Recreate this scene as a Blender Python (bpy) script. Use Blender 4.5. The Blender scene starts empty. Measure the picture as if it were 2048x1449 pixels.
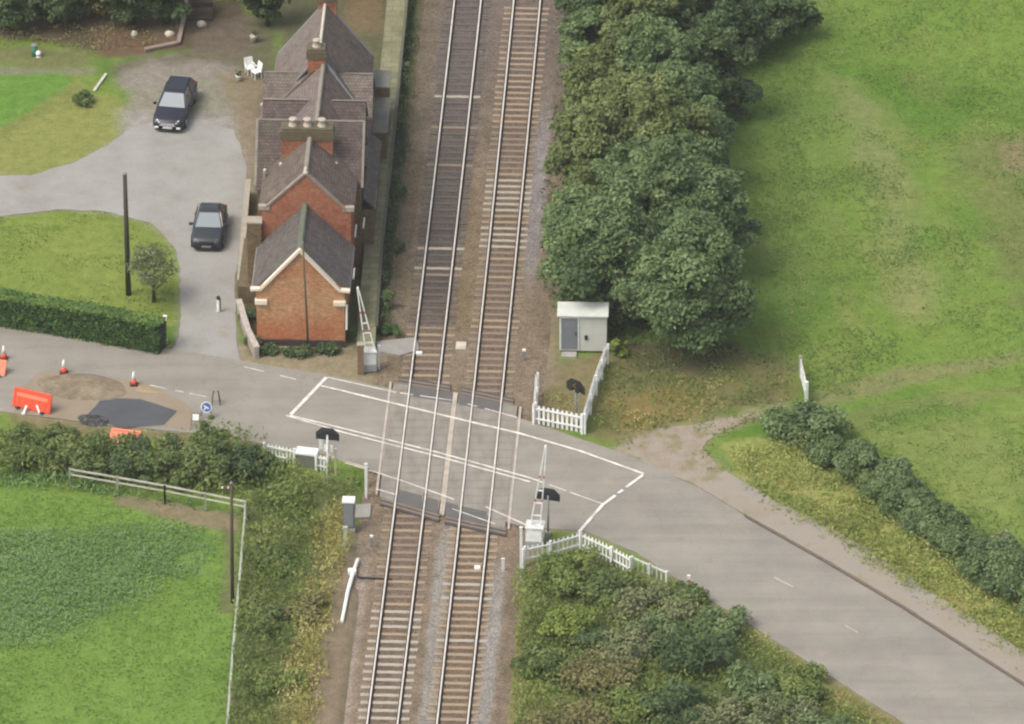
import bpy, bmesh, math, random
import numpy as np
from mathutils import Vector, Matrix
R = math.radians
rng = np.random.default_rng(7)
random.seed(7)
SC = bpy.context.scene
COL = SC.collection

# ------------------------------------------------------------------ camera, world, sun, exposure
TH, FPX, DIST = R(31.0), 17500.0, 463.0          # depression, focal length in photo pixels, distance
CT, ST = math.cos(TH), math.sin(TH)
CAM = np.array([0.0, -DIST * CT, DIST * ST])
cd = bpy.data.cameras.new('camera'); cam = bpy.data.objects.new('camera', cd); COL.objects.link(cam)
cam.location = CAM; cam.rotation_euler = (R(90) - TH, 0, 0)
cd.sensor_width = 36; cd.lens = 36 * FPX / 2048; cd.clip_start = 5; cd.clip_end = 6000
SC.camera = cam
SUN_EL, SUN_AZ = R(57), R(240)                    # azimuth clockwise from north (+y): light from the south-west
w = bpy.data.worlds.new('World'); SC.world = w; w.use_nodes = True
nt = w.node_tree; bg = nt.nodes['Background']
sky = nt.nodes.new('ShaderNodeTexSky'); sky.sky_type = 'NISHITA'; sky.sun_disc = False
sky.sun_elevation = SUN_EL; sky.sun_rotation = SUN_AZ; sky.air_density = 1.0; sky.dust_density = 4.0; sky.ozone_density = 0.6
hs = nt.nodes.new('ShaderNodeHueSaturation'); hs.inputs['Saturation'].default_value = .5      # cloud cover greys the sky light
nt.links.new(sky.outputs[0], hs.inputs['Color']); nt.links.new(hs.outputs[0], bg.inputs[0]); bg.inputs[1].default_value = 0.14
ld = bpy.data.lights.new('sun', 'SUN'); ld.energy = 1.0; ld.angle = R(24); ld.color = (1, .93, .84)
sun = bpy.data.objects.new('sun', ld); COL.objects.link(sun)
sdir = Vector((math.sin(SUN_AZ) * math.cos(SUN_EL), math.cos(SUN_AZ) * math.cos(SUN_EL), math.sin(SUN_EL)))
sun.rotation_euler = sdir.to_track_quat('Z', 'Y').to_euler()
vs = SC.view_settings; vs.view_transform = 'Standard'; vs.look = 'None'; vs.gamma = 1; vs.exposure = 0.94
SC.cycles.filter_width = 2.2
SC.cycles.max_bounces = 6

# ------------------------------------------------------------------ helpers
def P(px, py, z=0.0):
    """a pixel of the photograph on the level z -> a point in the place"""
    a = (px - 1024) / FPX; b = -(py - 724.5) / FPX
    d = np.array([a, b * ST + CT, b * CT - ST])
    return Vector(CAM + d * ((z - CAM[2]) / d[2]))
def poly(pts, z=0.0): return [P(x, y, z).xy for x, y in pts]

def tag(o, label=None, cat=None, group=None, kind=None):
    if label: o['label'] = label
    if cat: o['category'] = cat
    if group: o['group'] = group
    if kind: o['kind'] = kind
    return o
def thing(name, label, cat, loc=(0, 0, 0), rz=0.0, group=None):
    o = bpy.data.objects.new(name, None); COL.objects.link(o)
    o.location = loc; o.rotation_euler = (0, 0, rz)
    return tag(o, label, cat, group)
def copy_tree(o, parent=None):
    c = o.copy(); COL.objects.link(c); c.parent = parent
    for ch in list(o.children): copy_tree(ch, c)
    return c

class MB:
    """collects shapes and links them as ONE mesh object"""
    def __init__(s): s.v = []; s.f = []
    def add(s, vs, fs):
        n = len(s.v); s.v += [tuple(p) for p in vs]; s.f += [tuple(i + n for i in f) for f in fs]; return s
    def box(s, c, d, M=None):
        x, y, z = (k / 2 for k in d)
        vs = [Vector((sx * x, sy * y, sz * z)) for sz in (-1, 1) for sx, sy in ((-1, -1), (1, -1), (1, 1), (-1, 1))]
        if M is not None: vs = [M @ p for p in vs]
        vs = [p + Vector(c) for p in vs]
        return s.add(vs, [(3, 2, 1, 0), (4, 5, 6, 7), (0, 1, 5, 4), (1, 2, 6, 5), (2, 3, 7, 6), (3, 0, 4, 7)])
    def bar(s, a, b, wd, h):
        """a rectangular bar from a to b, wd wide and h high"""
        a, b = Vector(a), Vector(b); d = (b - a)
        L = d.length; d.normalize()
        up = Vector((0, 0, 1)) if abs(d.z) < .95 else Vector((0, 1, 0))
        sd = d.cross(up).normalized(); up = sd.cross(d)
        M = Matrix((d, sd, up)).transposed()
        return s.box((a + b) / 2, (L, wd, h), M)
    def tube(s, pts, rad, n=8, caps=True):
        pts = [Vector(p) for p in pts]
        if not hasattr(rad, '__len__'): rad = [rad] * len(pts)
        rings = []
        for i, p in enumerate(pts):
            d = (pts[min(i + 1, len(pts) - 1)] - pts[max(i - 1, 0)]).normalized()
            up = Vector((0, 0, 1)) if abs(d.z) < .95 else Vector((0, 1, 0))
            a = d.cross(up).normalized(); b = a.cross(d)
            rings.append([p + (a * math.cos(2 * math.pi * k / n) + b * math.sin(2 * math.pi * k / n)) * rad[i] for k in range(n)])
        vs = [q for r in rings for q in r]; fs = []
        for i in range(len(pts) - 1):
            for k in range(n):
                k2 = (k + 1) % n
                fs.append((i * n + k, i * n + k2, (i + 1) * n + k2, (i + 1) * n + k))
        if caps: fs += [tuple(range(n))[::-1], tuple((len(pts) - 1) * n + k for k in range(n))]
        return s.add(vs, fs)
    def lathe(s, c, prof, n=12):
        """prof: (radius, z) from bottom to top"""
        vs = []; fs = []; c = Vector(c)
        for r, z in prof:
            vs += [c + Vector((r * math.cos(2 * math.pi * k / n), r * math.sin(2 * math.pi * k / n), z)) for k in range(n)]
        for i in range(len(prof) - 1):
            for k in range(n):
                k2 = (k + 1) % n
                fs.append((i * n + k, i * n + k2, (i + 1) * n + k2, (i + 1) * n + k))
        fs += [tuple(range(n))[::-1], tuple((len(prof) - 1) * n + k for k in range(n))]
        return s.add(vs, fs)
    def prism(s, a, b):
        """two rings of equal length joined and capped"""
        n = len(a)
        return s.add(list(a) + list(b), [tuple(range(n))[::-1], tuple(range(n, 2 * n))] + [(k, (k + 1) % n, n + (k + 1) % n, n + k) for k in range(n)])
    def build(s, name, mat, parent=None, smooth=False, bevel=0):
        me = bpy.data.meshes.new(name); me.from_pydata(s.v, [], s.f); me.update()
        bm = bmesh.new(); bm.from_mesh(me); bmesh.ops.recalc_face_normals(bm, faces=bm.faces)
        if bevel: bmesh.ops.bevel(bm, geom=list(bm.edges), offset=bevel, segments=2, affect='EDGES', clamp_overlap=True)
        bm.to_mesh(me); bm.free()
        if smooth:
            for p in me.polygons: p.use_smooth = True
        me.materials.append(mat)
        o = bpy.data.objects.new(name, me); COL.objects.link(o); o.parent = parent
        return o

# ---- value noise in numpy
def vnoise(x, y, sc, seed):
    g = np.random.default_rng(seed).random((256, 256))
    X = x / sc + 1000; Y = y / sc + 1000
    i = np.floor(X).astype(int); j = np.floor(Y).astype(int); u = X - i; v = Y - j
    u = u * u * (3 - 2 * u); v = v * v * (3 - 2 * v); i %= 256; j %= 256; i2 = (i + 1) % 256; j2 = (j + 1) % 256
    return (g[i, j] * (1 - u) + g[i2, j] * u) * (1 - v) + (g[i, j2] * (1 - u) + g[i2, j2] * u) * v
def fbm(x, y, sc, seed, n=4):
    r = 0; a = 1; t = 0
    for k in range(n): r = r + a * vnoise(x, y, sc / 2 ** k, seed + k); t += a; a *= .5
    return r / t
def sdf(x, y, pg):
    """signed distance to a polygon, positive inside"""
    d = np.full(x.shape, 1e9); ins = np.zeros(x.shape, bool); n = len(pg)
    for k in range(n):
        ax, ay = pg[k]; bx, by = pg[(k + 1) % n]; ex, ey = bx - ax, by - ay
        t = np.clip(((x - ax) * ex + (y - ay) * ey) / (ex * ex + ey * ey + 1e-9), 0, 1)
        d = np.minimum(d, np.hypot(x - ax - t * ex, y - ay - t * ey))
        if ay != by:
            c = ((ay > y) != (by > y)) & (x < ex * (y - ay) / (by - ay) + ax); ins ^= c
    return np.where(ins, d, -d)
def sstep(a, b, x):
    t = np.clip((x - a) / (b - a), 0, 1); return t * t * (3 - 2 * t)

# ------------------------------------------------------------------ materials
def srgb(r, g, b, k=1.0):
    f = lambda c: ((c / 255 + .055) / 1.055) ** 2.4 if c > 10 else c / 255 / 12.92
    return (f(r) * k, f(g) * k, f(b) * k)
class Mat:
    def __init__(s, name, rough=.8, spec=.3, metal=0):
        s.m = bpy.data.materials.new(name); s.m.use_nodes = True; s.t = s.m.node_tree
        s.b = s.t.nodes['Principled BSDF']; s.b.inputs['Roughness'].default_value = rough
        s.b.inputs['Specular IOR Level'].default_value = spec; s.b.inputs['Metallic'].default_value = metal
    def n(s, t, **k):
        q = s.t.nodes.new(t)
        for a, b in k.items(): setattr(q, a, b)
        return q
    def l(s, a, b): s.t.links.new(a, b)
    def coord(s, kind='Object', scale=None):
        tc = s.n('ShaderNodeTexCoord').outputs[kind]
        if scale:
            mp = s.n('ShaderNodeMapping'); mp.inputs['Scale'].default_value = scale; s.l(tc, mp.inputs[0]); return mp.outputs[0]
        return tc
    def noise(s, sc, det=4, vec=None, rough=.6):
        q = s.n('ShaderNodeTexNoise'); q.inputs['Scale'].default_value = sc; q.inputs['Detail'].default_value = det
        q.inputs['Roughness'].default_value = rough
        s.l(vec or s.coord(), q.inputs['Vector']); return q.outputs['Fac']
    def ramp(s, fac, stops, interp='LINEAR'):
        q = s.n('ShaderNodeValToRGB'); q.color_ramp.interpolation = interp; e = q.color_ramp.elements
        while len(e) < len(stops): e.new(.5)
        for a, (p, c) in zip(e, stops): a.position = p; a.color = (*c, 1)
        s.l(fac, q.inputs[0]); return q.outputs[0]
    def mix(s, fac, a, b, mode='MIX'):
        q = s.n('ShaderNodeMix', data_type='RGBA', blend_type=mode)
        for v, k in ((fac, 0), (a, 6), (b, 7)):
            i = q.inputs[k]
            if hasattr(v, 'is_linked'): s.l(v, i)
            elif isinstance(v, (int, float)): i.default_value = v if k == 0 else (v, v, v, 1)
            else: i.default_value = (*v, 1)
        return q.outputs[2]
    def math(s, op, a, b=0):
        q = s.n('ShaderNodeMath', operation=op)
        for v, i in ((a, q.inputs[0]), (b, q.inputs[1])):
            if hasattr(v, 'is_linked'): s.l(v, i)
            else: i.default_value = v
        return q.outputs[0]
    def color(s, c):
        if hasattr(c, 'is_linked'): s.l(c, s.b.inputs['Base Color'])
        else: s.b.inputs['Base Color'].default_value = (*c, 1)
        return s
    def bump(s, h, st=.3, dist=.02):
        q = s.n('ShaderNodeBump'); q.inputs['Strength'].default_value = st; q.inputs['Distance'].default_value = dist
        s.l(h, q.inputs['Height']); s.l(q.outputs[0], s.b.inputs['Normal']); return s

def worn(name, c, dirt=.5, amount=.5, sc=3.0, rough=.7, spec=.3, metal=0):
    """a painted or plain surface with patchy dirt"""
    m = Mat(name, rough, spec, metal)
    d = tuple(k * dirt for k in c)
    m.color(m.mix(m.math('MULTIPLY', m.ramp(m.noise(sc, 5), [(.35, (0, 0, 0)), (.7, (1, 1, 1))]), amount), c, d))
    return m.m
WHITE = worn('white_paint', (.74, .74, .70), .6, .6)
WHITE2 = worn('weathered_white_paint', (.62, .64, .58), .55, .8)
LINE = worn('road_line_paint', (.72, .68, .60), .42, .85, 1.6)
PINKLINE = worn('worn_edge_concrete', (.42, .36, .29), .6, .8, 1.5)
BLACK = worn('black_paint', (.018, .018, .02), 1.8, .5)
STEELGREY = worn('grey_steel', (.20, .21, .21), .7, .6)
CONC = worn('concrete', (.33, .31, .27), .6, .7, 2.0)
STONE = worn('pale_stone', (.52, .47, .37), .6, .7, 2.0)
TAN = worn('tan_coping', (.34, .30, .23), .6, .7, 2.0)
CREAM = worn('cream_stone', (.66, .58, .46), .75, .5, 1.5)
WOOD = worn('brown_timber', (.085, .06, .038), .6, .8, 6)
PALEWOOD = worn('pale_timber', (.33, .30, .24), .6, .8, 6)
POT = worn('clay_pot', (.42, .36, .29), .6, .6, 6)
ORANGE = worn('orange_plastic', (.72, .085, .035), .7, .4, 4, .4)
PINKOR = worn('faded_orange_plastic', (.72, .20, .11), .7, .4, 4, .5)
TYRE = worn('rubber', (.02, .02, .02), 1.6, .5)
DIRTY = worn('dark_soil', (.06, .048, .034), .6, .8, 5)
GREENPL = worn('green_plastic', (.05, .16, .09), .6, .5)
BLUE = worn('blue_sign', (.05, .12, .33), .7, .5)
RED = worn('red_paint', (.45, .04, .03), .7, .5)
LEAD = worn('mossy_lead', (.13, .15, .10), .6, .8, 3)
MOSSTILE = worn('mossy_ridge', (.26, .22, .18), .6, .8, 3)
SLAB = worn('grey_slab', (.26, .25, .22), .7, .6, 1.5)
m = Mat('rail_head_steel', .5, .4, .25); m.color(m.ramp(m.noise(3, 3), [(.3, (.55, .50, .43)), (.7, (.74, .69, .60))])); RAILHEAD = m.m
RUST_SHADE = worn('rail_rust_and_shade', (.03, .02, .015), .6, .7, 5)  # rust darkened to near black, the rail's side shade in its colour
m = Mat('lamp_lens', .15, .5); m.color((.75, .75, .74)); LENS = m.m
m = Mat('red_lens', .2, .5); m.color((.12, .01, .01)); REDLENS = m.m
m = Mat('car_glass', .06, .9); m.color((.03, .04, .045)); m.b.inputs['Coat Weight'].default_value = 1; GLASS = m.m
m = Mat('windscreen_glass_sky_sheen', .08, .9); m.color((.14, .17, .175)); m.b.inputs['Coat Weight'].default_value = 1; WSCREEN = m.m  # sky reflection put into the base colour, paler than the other panes
def carpaint(name, c):
    m = Mat(name, .4, .35); m.color(c); m.b.inputs['Coat Weight'].default_value = .22; m.b.inputs['Coat Roughness'].default_value = .08; return m.m
NAVY = carpaint('navy_black_car_paint', (.010, .012, .020)); GREYCAR = carpaint('dark_grey_car_paint', (.022, .027, .030))
TRIM = worn('black_trim', (.015, .015, .016), 1.5, .4, 6, .5)
CHROME = worn('chrome_trim', (.55, .55, .56), .7, .4, 8, .25, .5, .6)

def brick(name, stops, zstops=None, mort=(.30, .26, .20), mix=.35):
    m = Mat(name, .9, .15)
    sp = m.n('ShaderNodeSeparateXYZ'); m.l(m.coord(), sp.inputs[0])
    cb = m.n('ShaderNodeCombineXYZ'); m.l(m.math('ADD', sp.outputs[0], sp.outputs[1]), cb.inputs[0]); m.l(sp.outputs[2], cb.inputs[1])
    base = m.ramp(m.noise(.9, 4, rough=.7), stops)
    if zstops:
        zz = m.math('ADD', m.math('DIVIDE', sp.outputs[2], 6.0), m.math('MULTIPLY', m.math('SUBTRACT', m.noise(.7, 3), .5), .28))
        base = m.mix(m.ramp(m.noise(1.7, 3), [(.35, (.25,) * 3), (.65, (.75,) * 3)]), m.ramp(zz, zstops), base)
    bt = m.n('ShaderNodeTexBrick'); bt.inputs['Scale'].default_value = 1; bt.inputs['Brick Width'].default_value = .23; bt.inputs['Row Height'].default_value = .078
    bt.inputs['Mortar Size'].default_value = .012; bt.inputs['Color1'].default_value = (.75, .75, .75, 1); bt.inputs['Color2'].default_value = (1.2, 1.15, 1.1, 1)
    bt.inputs['Mortar'].default_value = (.95, .95, .9, 1); m.l(cb.outputs[0], bt.inputs[0])
    c = m.mix(.85, base, bt.outputs[0], 'MULTIPLY')
    c = m.mix(1, c, m.ramp(m.noise(4.5, 5, rough=.8), [(.3, (.66, .68, .72)), (.5, (1, 1.02, 1.06)), (.7, (1.3, 1.42, 1.62))]), 'MULTIPLY')
    m.color(c); m.bump(bt.outputs['Fac'], .3, .01); return m.m
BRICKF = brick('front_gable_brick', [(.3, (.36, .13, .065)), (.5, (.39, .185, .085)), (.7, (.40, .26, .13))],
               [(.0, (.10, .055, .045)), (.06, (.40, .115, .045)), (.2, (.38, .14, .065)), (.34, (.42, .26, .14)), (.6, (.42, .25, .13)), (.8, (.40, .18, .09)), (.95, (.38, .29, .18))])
BRICKR = brick('red_brick', [(.3, (.255, .09, .052)), (.5, (.31, .125, .068)), (.7, (.29, .155, .10))])
BRICKB = brick('brown_brick', [(.3, (.11, .075, .045)), (.5, (.16, .115, .06)), (.7, (.14, .09, .06))])
def tiles(name, axis, stops, moss):
    m = Mat(name, .85, .25)
    sp = m.n('ShaderNodeSeparateXYZ'); m.l(m.coord(), sp.inputs[0])
    cb = m.n('ShaderNodeCombineXYZ'); m.l(sp.outputs[axis], cb.inputs[0]); m.l(sp.outputs[2], cb.inputs[1])
    bt = m.n('ShaderNodeTexBrick'); bt.inputs['Scale'].default_value = 1; bt.inputs['Brick Width'].default_value = .2; bt.inputs['Row Height'].default_value = .13
    bt.inputs['Mortar Size'].default_value = .014; bt.inputs['Color1'].default_value = (.8, .8, .8, 1); bt.inputs['Color2'].default_value = (1.15, 1.12, 1.1, 1)
    bt.inputs['Mortar'].default_value = (.5, .5, .5, 1); m.l(cb.outputs[0], bt.inputs[0])
    base = m.ramp(m.noise(1.3, 5, rough=.7), stops)
    base = m.mix(m.ramp(m.noise(.8, 5, m.coord('Object', (1, 1, 1.7)), .75), [(.5, (0, 0, 0)), (.72, (.8,) * 3)]), base, moss)
    m.color(m.mix(.9, base, bt.outputs[0], 'MULTIPLY')); m.color(m.mix(1, m.mix(.9, base, bt.outputs[0], 'MULTIPLY'), m.ramp(m.noise(3.5, 5, rough=.8), [(.3, (.72,) * 3), (.5, (1,) * 3), (.72, (1.4, 1.38, 1.32))]), 'MULTIPLY')); m.bump(bt.outputs['Fac'], .4, .02); return m.m
SLATE_U = tiles('blue_grey_slate', 1, [(.3, (.080, .070, .064)), (.55, (.115, .101, .091)), (.8, (.11, .085, .08))], (.13, .12, .085))
TILE_U = tiles('brown_clay_tiles', 1, [(.3, (.085, .063, .052)), (.55, (.135, .105, .088)), (.8, (.13, .09, .075))], (.165, .15, .10))
TILE_V = tiles('dark_clay_tiles', 0, [(.3, (.062, .046, .042)), (.5, (.10, .078, .070)), (.75, (.125, .08, .072))], (.11, .105, .07))
TILE_LIT = tiles('lit_slope_clay_tiles', 1, [(.3, (.12, .095, .085)), (.55, (.17, .14, .125)), (.8, (.15, .115, .10))], (.16, .15, .11))  # paler copy for left slopes: light from the left put into the colour

# leaves: colour from three tones picked by the leaf's own tint; light passes through a little
def leafmat(name, dark, mid, light, rough=.55, k=1.32):
    f_ = lambda c: tuple(v * k * 1.1 * w + .002 for v, w in zip(c, (1.02, 1.0, .88)))
    dark, mid, light = f_(dark), f_(mid), f_(light)
    m = Mat(name, rough, .25)
    at = m.n('ShaderNodeAttribute', attribute_name='tint')
    c = m.ramp(at.outputs['Fac'], [(0, dark), (.5, mid), (1, light)])
    m.color(c)
    tr = m.n('ShaderNodeBsdfTranslucent'); m.l(m.mix(1.0, c, (1.1, 1.25, .6), 'MULTIPLY'), tr.inputs[0])
    mx = m.n('ShaderNodeMixShader'); mx.inputs[0].default_value = .30
    m.l(m.b.outputs[0], mx.inputs[1]); m.l(tr.outputs[0], mx.inputs[2]); m.l(mx.outputs[0], m.t.nodes['Material Output'].inputs[0])
    return m.m
L_TREE = leafmat('ash_leaves', (.044, .070, .030), (.072, .110, .046), (.128, .168, .080), k=1.45)
L_OLIVE = leafmat('olive_leaves', (.052, .070, .026), (.084, .110, .040), (.135, .16, .065), k=1.45)
L_DARK = leafmat('dark_leaves', (.028, .046, .020), (.046, .072, .030), (.08, .11, .048), k=1.45)
L_HEDGE = leafmat('clipped_hedge_leaves', (.025, .055, .02), (.042, .085, .028), (.09, .14, .035), k=1.5)
L_BRAM = leafmat('bramble_leaves', (.042, .062, .022), (.074, .105, .034), (.125, .15, .055), k=1.4)
L_LIME = leafmat('lime_leaves', (.07, .10, .025), (.125, .165, .035), (.19, .23, .06))
L_GREY = leafmat('grey_leaves', (.066, .078, .038), (.108, .122, .062), (.18, .185, .105), k=1.45)
L_BROWN = leafmat('brown_leaves', (.075, .072, .030), (.118, .112, .048), (.17, .16, .078), k=1.45)
L_SILV = leafmat('silver_leaves', (.07, .09, .045), (.11, .135, .065), (.17, .19, .11))
L_GRASS = leafmat('field_grass_blades', (.052, .115, .014), (.078, .150, .018), (.115, .18, .028))
L_PAST = leafmat('pasture_grass_blades', (.054, .105, .018), (.080, .134, .024), (.112, .156, .036), k=1.25)
L_PASTY = leafmat('yellow_grass_blades', (.10, .135, .03), (.14, .165, .045), (.19, .19, .07))
L_DRY = leafmat('dry_grass_blades', (.145, .145, .045), (.22, .205, .075), (.30, .275, .13), k=1.3)
L_VERGE = leafmat('verge_grass_blades', (.105, .14, .034), (.165, .195, .052), (.235, .245, .092))
L_NETT = leafmat('nettle_leaves', (.080, .140, .052), (.094, .156, .060), (.112, .174, .074), k=1.38)
L_ROUGH = leafmat('rough_grass_blades', (.056, .084, .022), (.094, .130, .034), (.155, .178, .058), k=1.4)
BARK = worn('bark', (.07, .056, .042), .6, .7, 8)

# ------------------------------------------------------------------ foliage
def leaf_mesh(name, C, N, S, T, mat, parent=None, aspect=.62):
    """leaf sized faces at C facing N, half length S, tint T"""
    n = len(C)
    N = N / np.maximum(np.linalg.norm(N, axis=1, keepdims=True), 1e-6)
    r = rng.normal(size=(n, 3)); A = np.cross(N, r); A /= np.maximum(np.linalg.norm(A, axis=1, keepdims=True), 1e-6); B = np.cross(N, A)
    S = S[:, None]
    V = np.empty((n, 4, 3)); V[:, 0] = C - A * S; V[:, 1] = C - B * S * aspect + N * S * .15; V[:, 2] = C + A * S; V[:, 3] = C + B * S * aspect + N * S * .15
    me = bpy.data.meshes.new(name); me.vertices.add(n * 4); me.vertices.foreach_set('co', V.ravel())
    me.loops.add(n * 4); me.loops.foreach_set('vertex_index', np.arange(n * 4, dtype=np.int32))
    me.polygons.add(n); me.polygons.foreach_set('loop_start', np.arange(0, n * 4, 4, dtype=np.int32))
    me.update(calc_edges=True)
    at = me.attributes.new('tint', 'FLOAT', 'FACE'); at.data.foreach_set('value', np.clip(T, 0, 1).astype(np.float32))
    me.materials.append(mat)
    o = bpy.data.objects.new(name, me); COL.objects.link(o); o.parent = parent
    return o
def lobes_to_leaves(LC, LR, per, size, flat=.8):
    """leaves on the skins of ellipsoid lobes: centres, radii, leaves per lobe"""
    Cs, Ns, Ss, Ts = [], [], [], []
    for c, r, k in zip(LC, LR, per):
        d = rng.normal(size=(k, 3)); d /= np.linalg.norm(d, axis=1, keepdims=True)
        d[:, 2] = np.where(d[:, 2] < -.45, -d[:, 2], d[:, 2])
        rad = r * rng.uniform(.55, 1.15, k)[:, None]
        Cs.append(c + d * rad * np.array([1, 1, flat]))
        Ns.append(d * .6 + np.array([0, 0, .6]) + rng.normal(size=(k, 3)) * .5)
        Ss.append(size * rng.uniform(.55, 1.35, k)); Ts.append(np.clip(rng.normal(.5, .17) + rng.normal(0, .17, k), 0, 1))
    return np.concatenate(Cs), np.concatenate(Ns), np.concatenate(Ss), np.concatenate(Ts)
def crown(h0, h1, r, nl, nleaf, size, lobe=.30, squash=1.0, ex=1.0, ey=1.0):
    """lobes spread through an uneven egg from h0 to h1 with radius r"""
    LC, LR = [], []
    hh = (h1 - h0) / 2; cz = (h0 + h1) / 2
    ph = rng.uniform(0, 6.28, 3)
    for k in range(nl):
        d = rng.normal(size=3); d /= np.linalg.norm(d); q = rng.uniform(.35, 1) ** .5
        a = math.atan2(d[1], d[0]); wob = 1 + .2 * math.sin(2 * a + ph[0]) + .16 * math.sin(3 * a + ph[1]) + .14 * math.sin(5 * a + ph[2])
        lr = r * lobe * rng.uniform(.38, 1.15)
        if rng.random() < .22: q *= 1.22; lr *= .6                          # sprays that stick out of the outline
        LC.append(np.array([d[0] * r * q * wob * ex * .82, d[1] * r * q * wob * ey * .82, cz + d[2] * (hh - lr * .6) * q])); LR.append(lr)
    LR = np.array(LR); per = np.maximum(20, (nleaf * LR ** 2 / (LR ** 2).sum())).astype(int)
    return lobes_to_leaves(LC, LR, per, size)
def tree(label, px, py, h, r, mat, cat='tree', name='broadleaf_tree', h0=.03, nleaf=9000, size=.17, nl=34, group='trees beside the railway', ex=1, ey=1):
    b = P(px, py); t = thing(name, label, cat, (b.x, b.y, -.1), 0, group)
    m = MB(); lean = rng.uniform(-.3, .3, 2)
    top = Vector((lean[0], lean[1], h * .75))
    m.tube([(0, 0, 0), (lean[0] * .2, lean[1] * .2, h * .25), (lean[0] * .6, lean[1] * .6, h * .5), top], [.03 * h, .024 * h, .016 * h, .006 * h], 8)
    for k in range(7):
        a = k * 2.4 + rng.uniform(-.4, .4); z = h * (.22 + .06 * k); s = Vector((lean[0] * z / h, lean[1] * z / h, z))
        e = s + Vector((math.cos(a) * r * .7, math.sin(a) * r * .7, h * rng.uniform(.12, .28)))
        m.tube([s, (s + e) / 2 + Vector((0, 0, -.1)), e], [.011 * h, .008 * h, .003 * h], 6)
    m.build('trunk', BARK, t, True)
    leaf_mesh('crown', *crown(h * h0, h, r, int(nl * 2.6), int(nleaf * 2.7), size * .74, ex=ex, ey=ey), mat, t)
    return t
def bush(label, px, py, h, r, mat, cat='bush', name='bush', nleaf=2600, size=.12, nl=16, group=None, ex=1, ey=1, rz=0):
    b = P(px, py); t = thing(name, label, cat, (b.x, b.y, -.05), rz, group)
    m = MB()
    for k in range(6):
        a = k * 1.05; e = Vector((math.cos(a) * r * .45 * ex, math.sin(a) * r * .45 * ey, h * .65))
        m.tube([(math.cos(a) * .08, math.sin(a) * .08, 0), e * .5 + Vector((0, 0, h * .08)), e], [.03, .02, .008], 5)
    m.build('stem', BARK, t, True)
    leaf_mesh('foliage', *crown(-.1 * h, h, r, nl, nleaf, size, .42, ex=ex, ey=ey), mat, t)
    return t
def strip_foliage(pts, wid, h, dens, size, wob=.25, boxy=False):
    """leaves filling a hedge that follows pts (xy): a clipped box or a loose row of lobes"""
    Cs, Ns, Ss, Ts = [], [], [], []
    pts = [Vector((p[0], p[1])) for p in pts]
    for a, b in zip(pts, pts[1:]):
        d = b - a; L = d.length; d.normalize(); nrm = Vector((-d.y, d.x))
        if boxy:
            n = int(L * dens); t = rng.uniform(0, L, n); face = rng.random(n)
            s = np.where(face < .45, rng.uniform(-1, 1, n), np.where(face < .75, -1, 1)) * wid / 2
            z = np.where(face < .45, h, rng.uniform(0, h, n))
            bx = np.array([a.x, a.y])[None] + np.outer(t, [d.x, d.y]) + np.outer(s, [nrm.x, nrm.y])
            off = rng.normal(0, .05, (n, 3)); un = (fbm(bx[:, 0], bx[:, 1], 1.6, 5) - .5) * wob
            z = z + np.where(face < .45, un, 0)
            Cs.append(np.column_stack([bx, z]) + off)
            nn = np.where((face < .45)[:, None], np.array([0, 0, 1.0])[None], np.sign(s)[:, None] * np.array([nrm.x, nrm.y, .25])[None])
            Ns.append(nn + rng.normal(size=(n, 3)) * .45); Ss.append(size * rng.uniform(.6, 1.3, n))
            Ts.append(np.where(face < .45, .85, .4) + (fbm(bx[:, 0] + z, bx[:, 1], .9, 9) - .5) * 1.2 + rng.normal(0, .14, n))  # top leaves tinted lighter than the sides: overhead light put into the tint
        else:
            k = max(2, int(L / (wid * .33))); LC, LR = [], []
            for i in range(k * 7):
                t = rng.uniform(0, L); s = rng.uniform(-.5, .5) * wid * .7; hz = h * rng.uniform(.65, 1.12)
                lr = wid * rng.uniform(.12, .28)
                LC.append(np.array([a.x + d.x * t + nrm.x * s, a.y + d.y * t + nrm.y * s, rng.uniform(.3, 1.15) * max(hz - lr * .7, .1)])); LR.append(lr)
            LR = np.array(LR); per = np.maximum(12, L * dens * LR ** 2 / (LR ** 2).sum()).astype(int)
            q = lobes_to_leaves(LC, LR, per, size); Cs.append(q[0]); Ns.append(q[1]); Ss.append(q[2]); Ts.append(q[3])
    return np.concatenate(Cs), np.concatenate(Ns), np.concatenate(Ss), np.concatenate(Ts)
def cover(name, label, cat, pg, dens, h, size, mat, seed, patch=None, up=.5, holes=(), thr=.42, psc=2.5, tv=.16, soft=.15):
    """ground cover nobody could count: leaf sized blades in patches inside the polygon"""
    pg = [tuple(p) for p in pg]; xs = [p[0] for p in pg]; ys = [p[1] for p in pg]
    n = int((max(xs) - min(xs)) * (max(ys) - min(ys)) * dens)
    x = rng.uniform(min(xs), max(xs), n); y = rng.uniform(min(ys), max(ys), n)
    q = fbm(x, y, psc, seed, 3); d = sdf(x, y, pg) + (fbm(x, y, .9, seed + 3, 2) - .5) * .8
    k = (d + rng.normal(0, soft, n) > 0) & (q + rng.normal(0, .05, n) > thr)
    for hp in holes: k &= sdf(x, y, hp) < 0
    x, y, q = x[k], y[k], q[k]; n = len(x)
    hh = h * (.35 + 1.6 * np.clip(q - thr, 0, .4) / .4)
    z = rng.uniform(.02, 1, n) * hh
    N = np.column_stack([rng.normal(0, .8, n), rng.normal(0, .8, n) - .25, np.full(n, up)])
    T = .5 + (fbm(x, y, psc * 1.7, seed + 7, 3) - .5) * 1.5 + rng.normal(0, tv, n)
    o = leaf_mesh(name, np.column_stack([x, y, z]), N, size * rng.uniform(.5, 1.4, n), T, mat, None, .42)
    return tag(o, label, cat, None, 'stuff')

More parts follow.
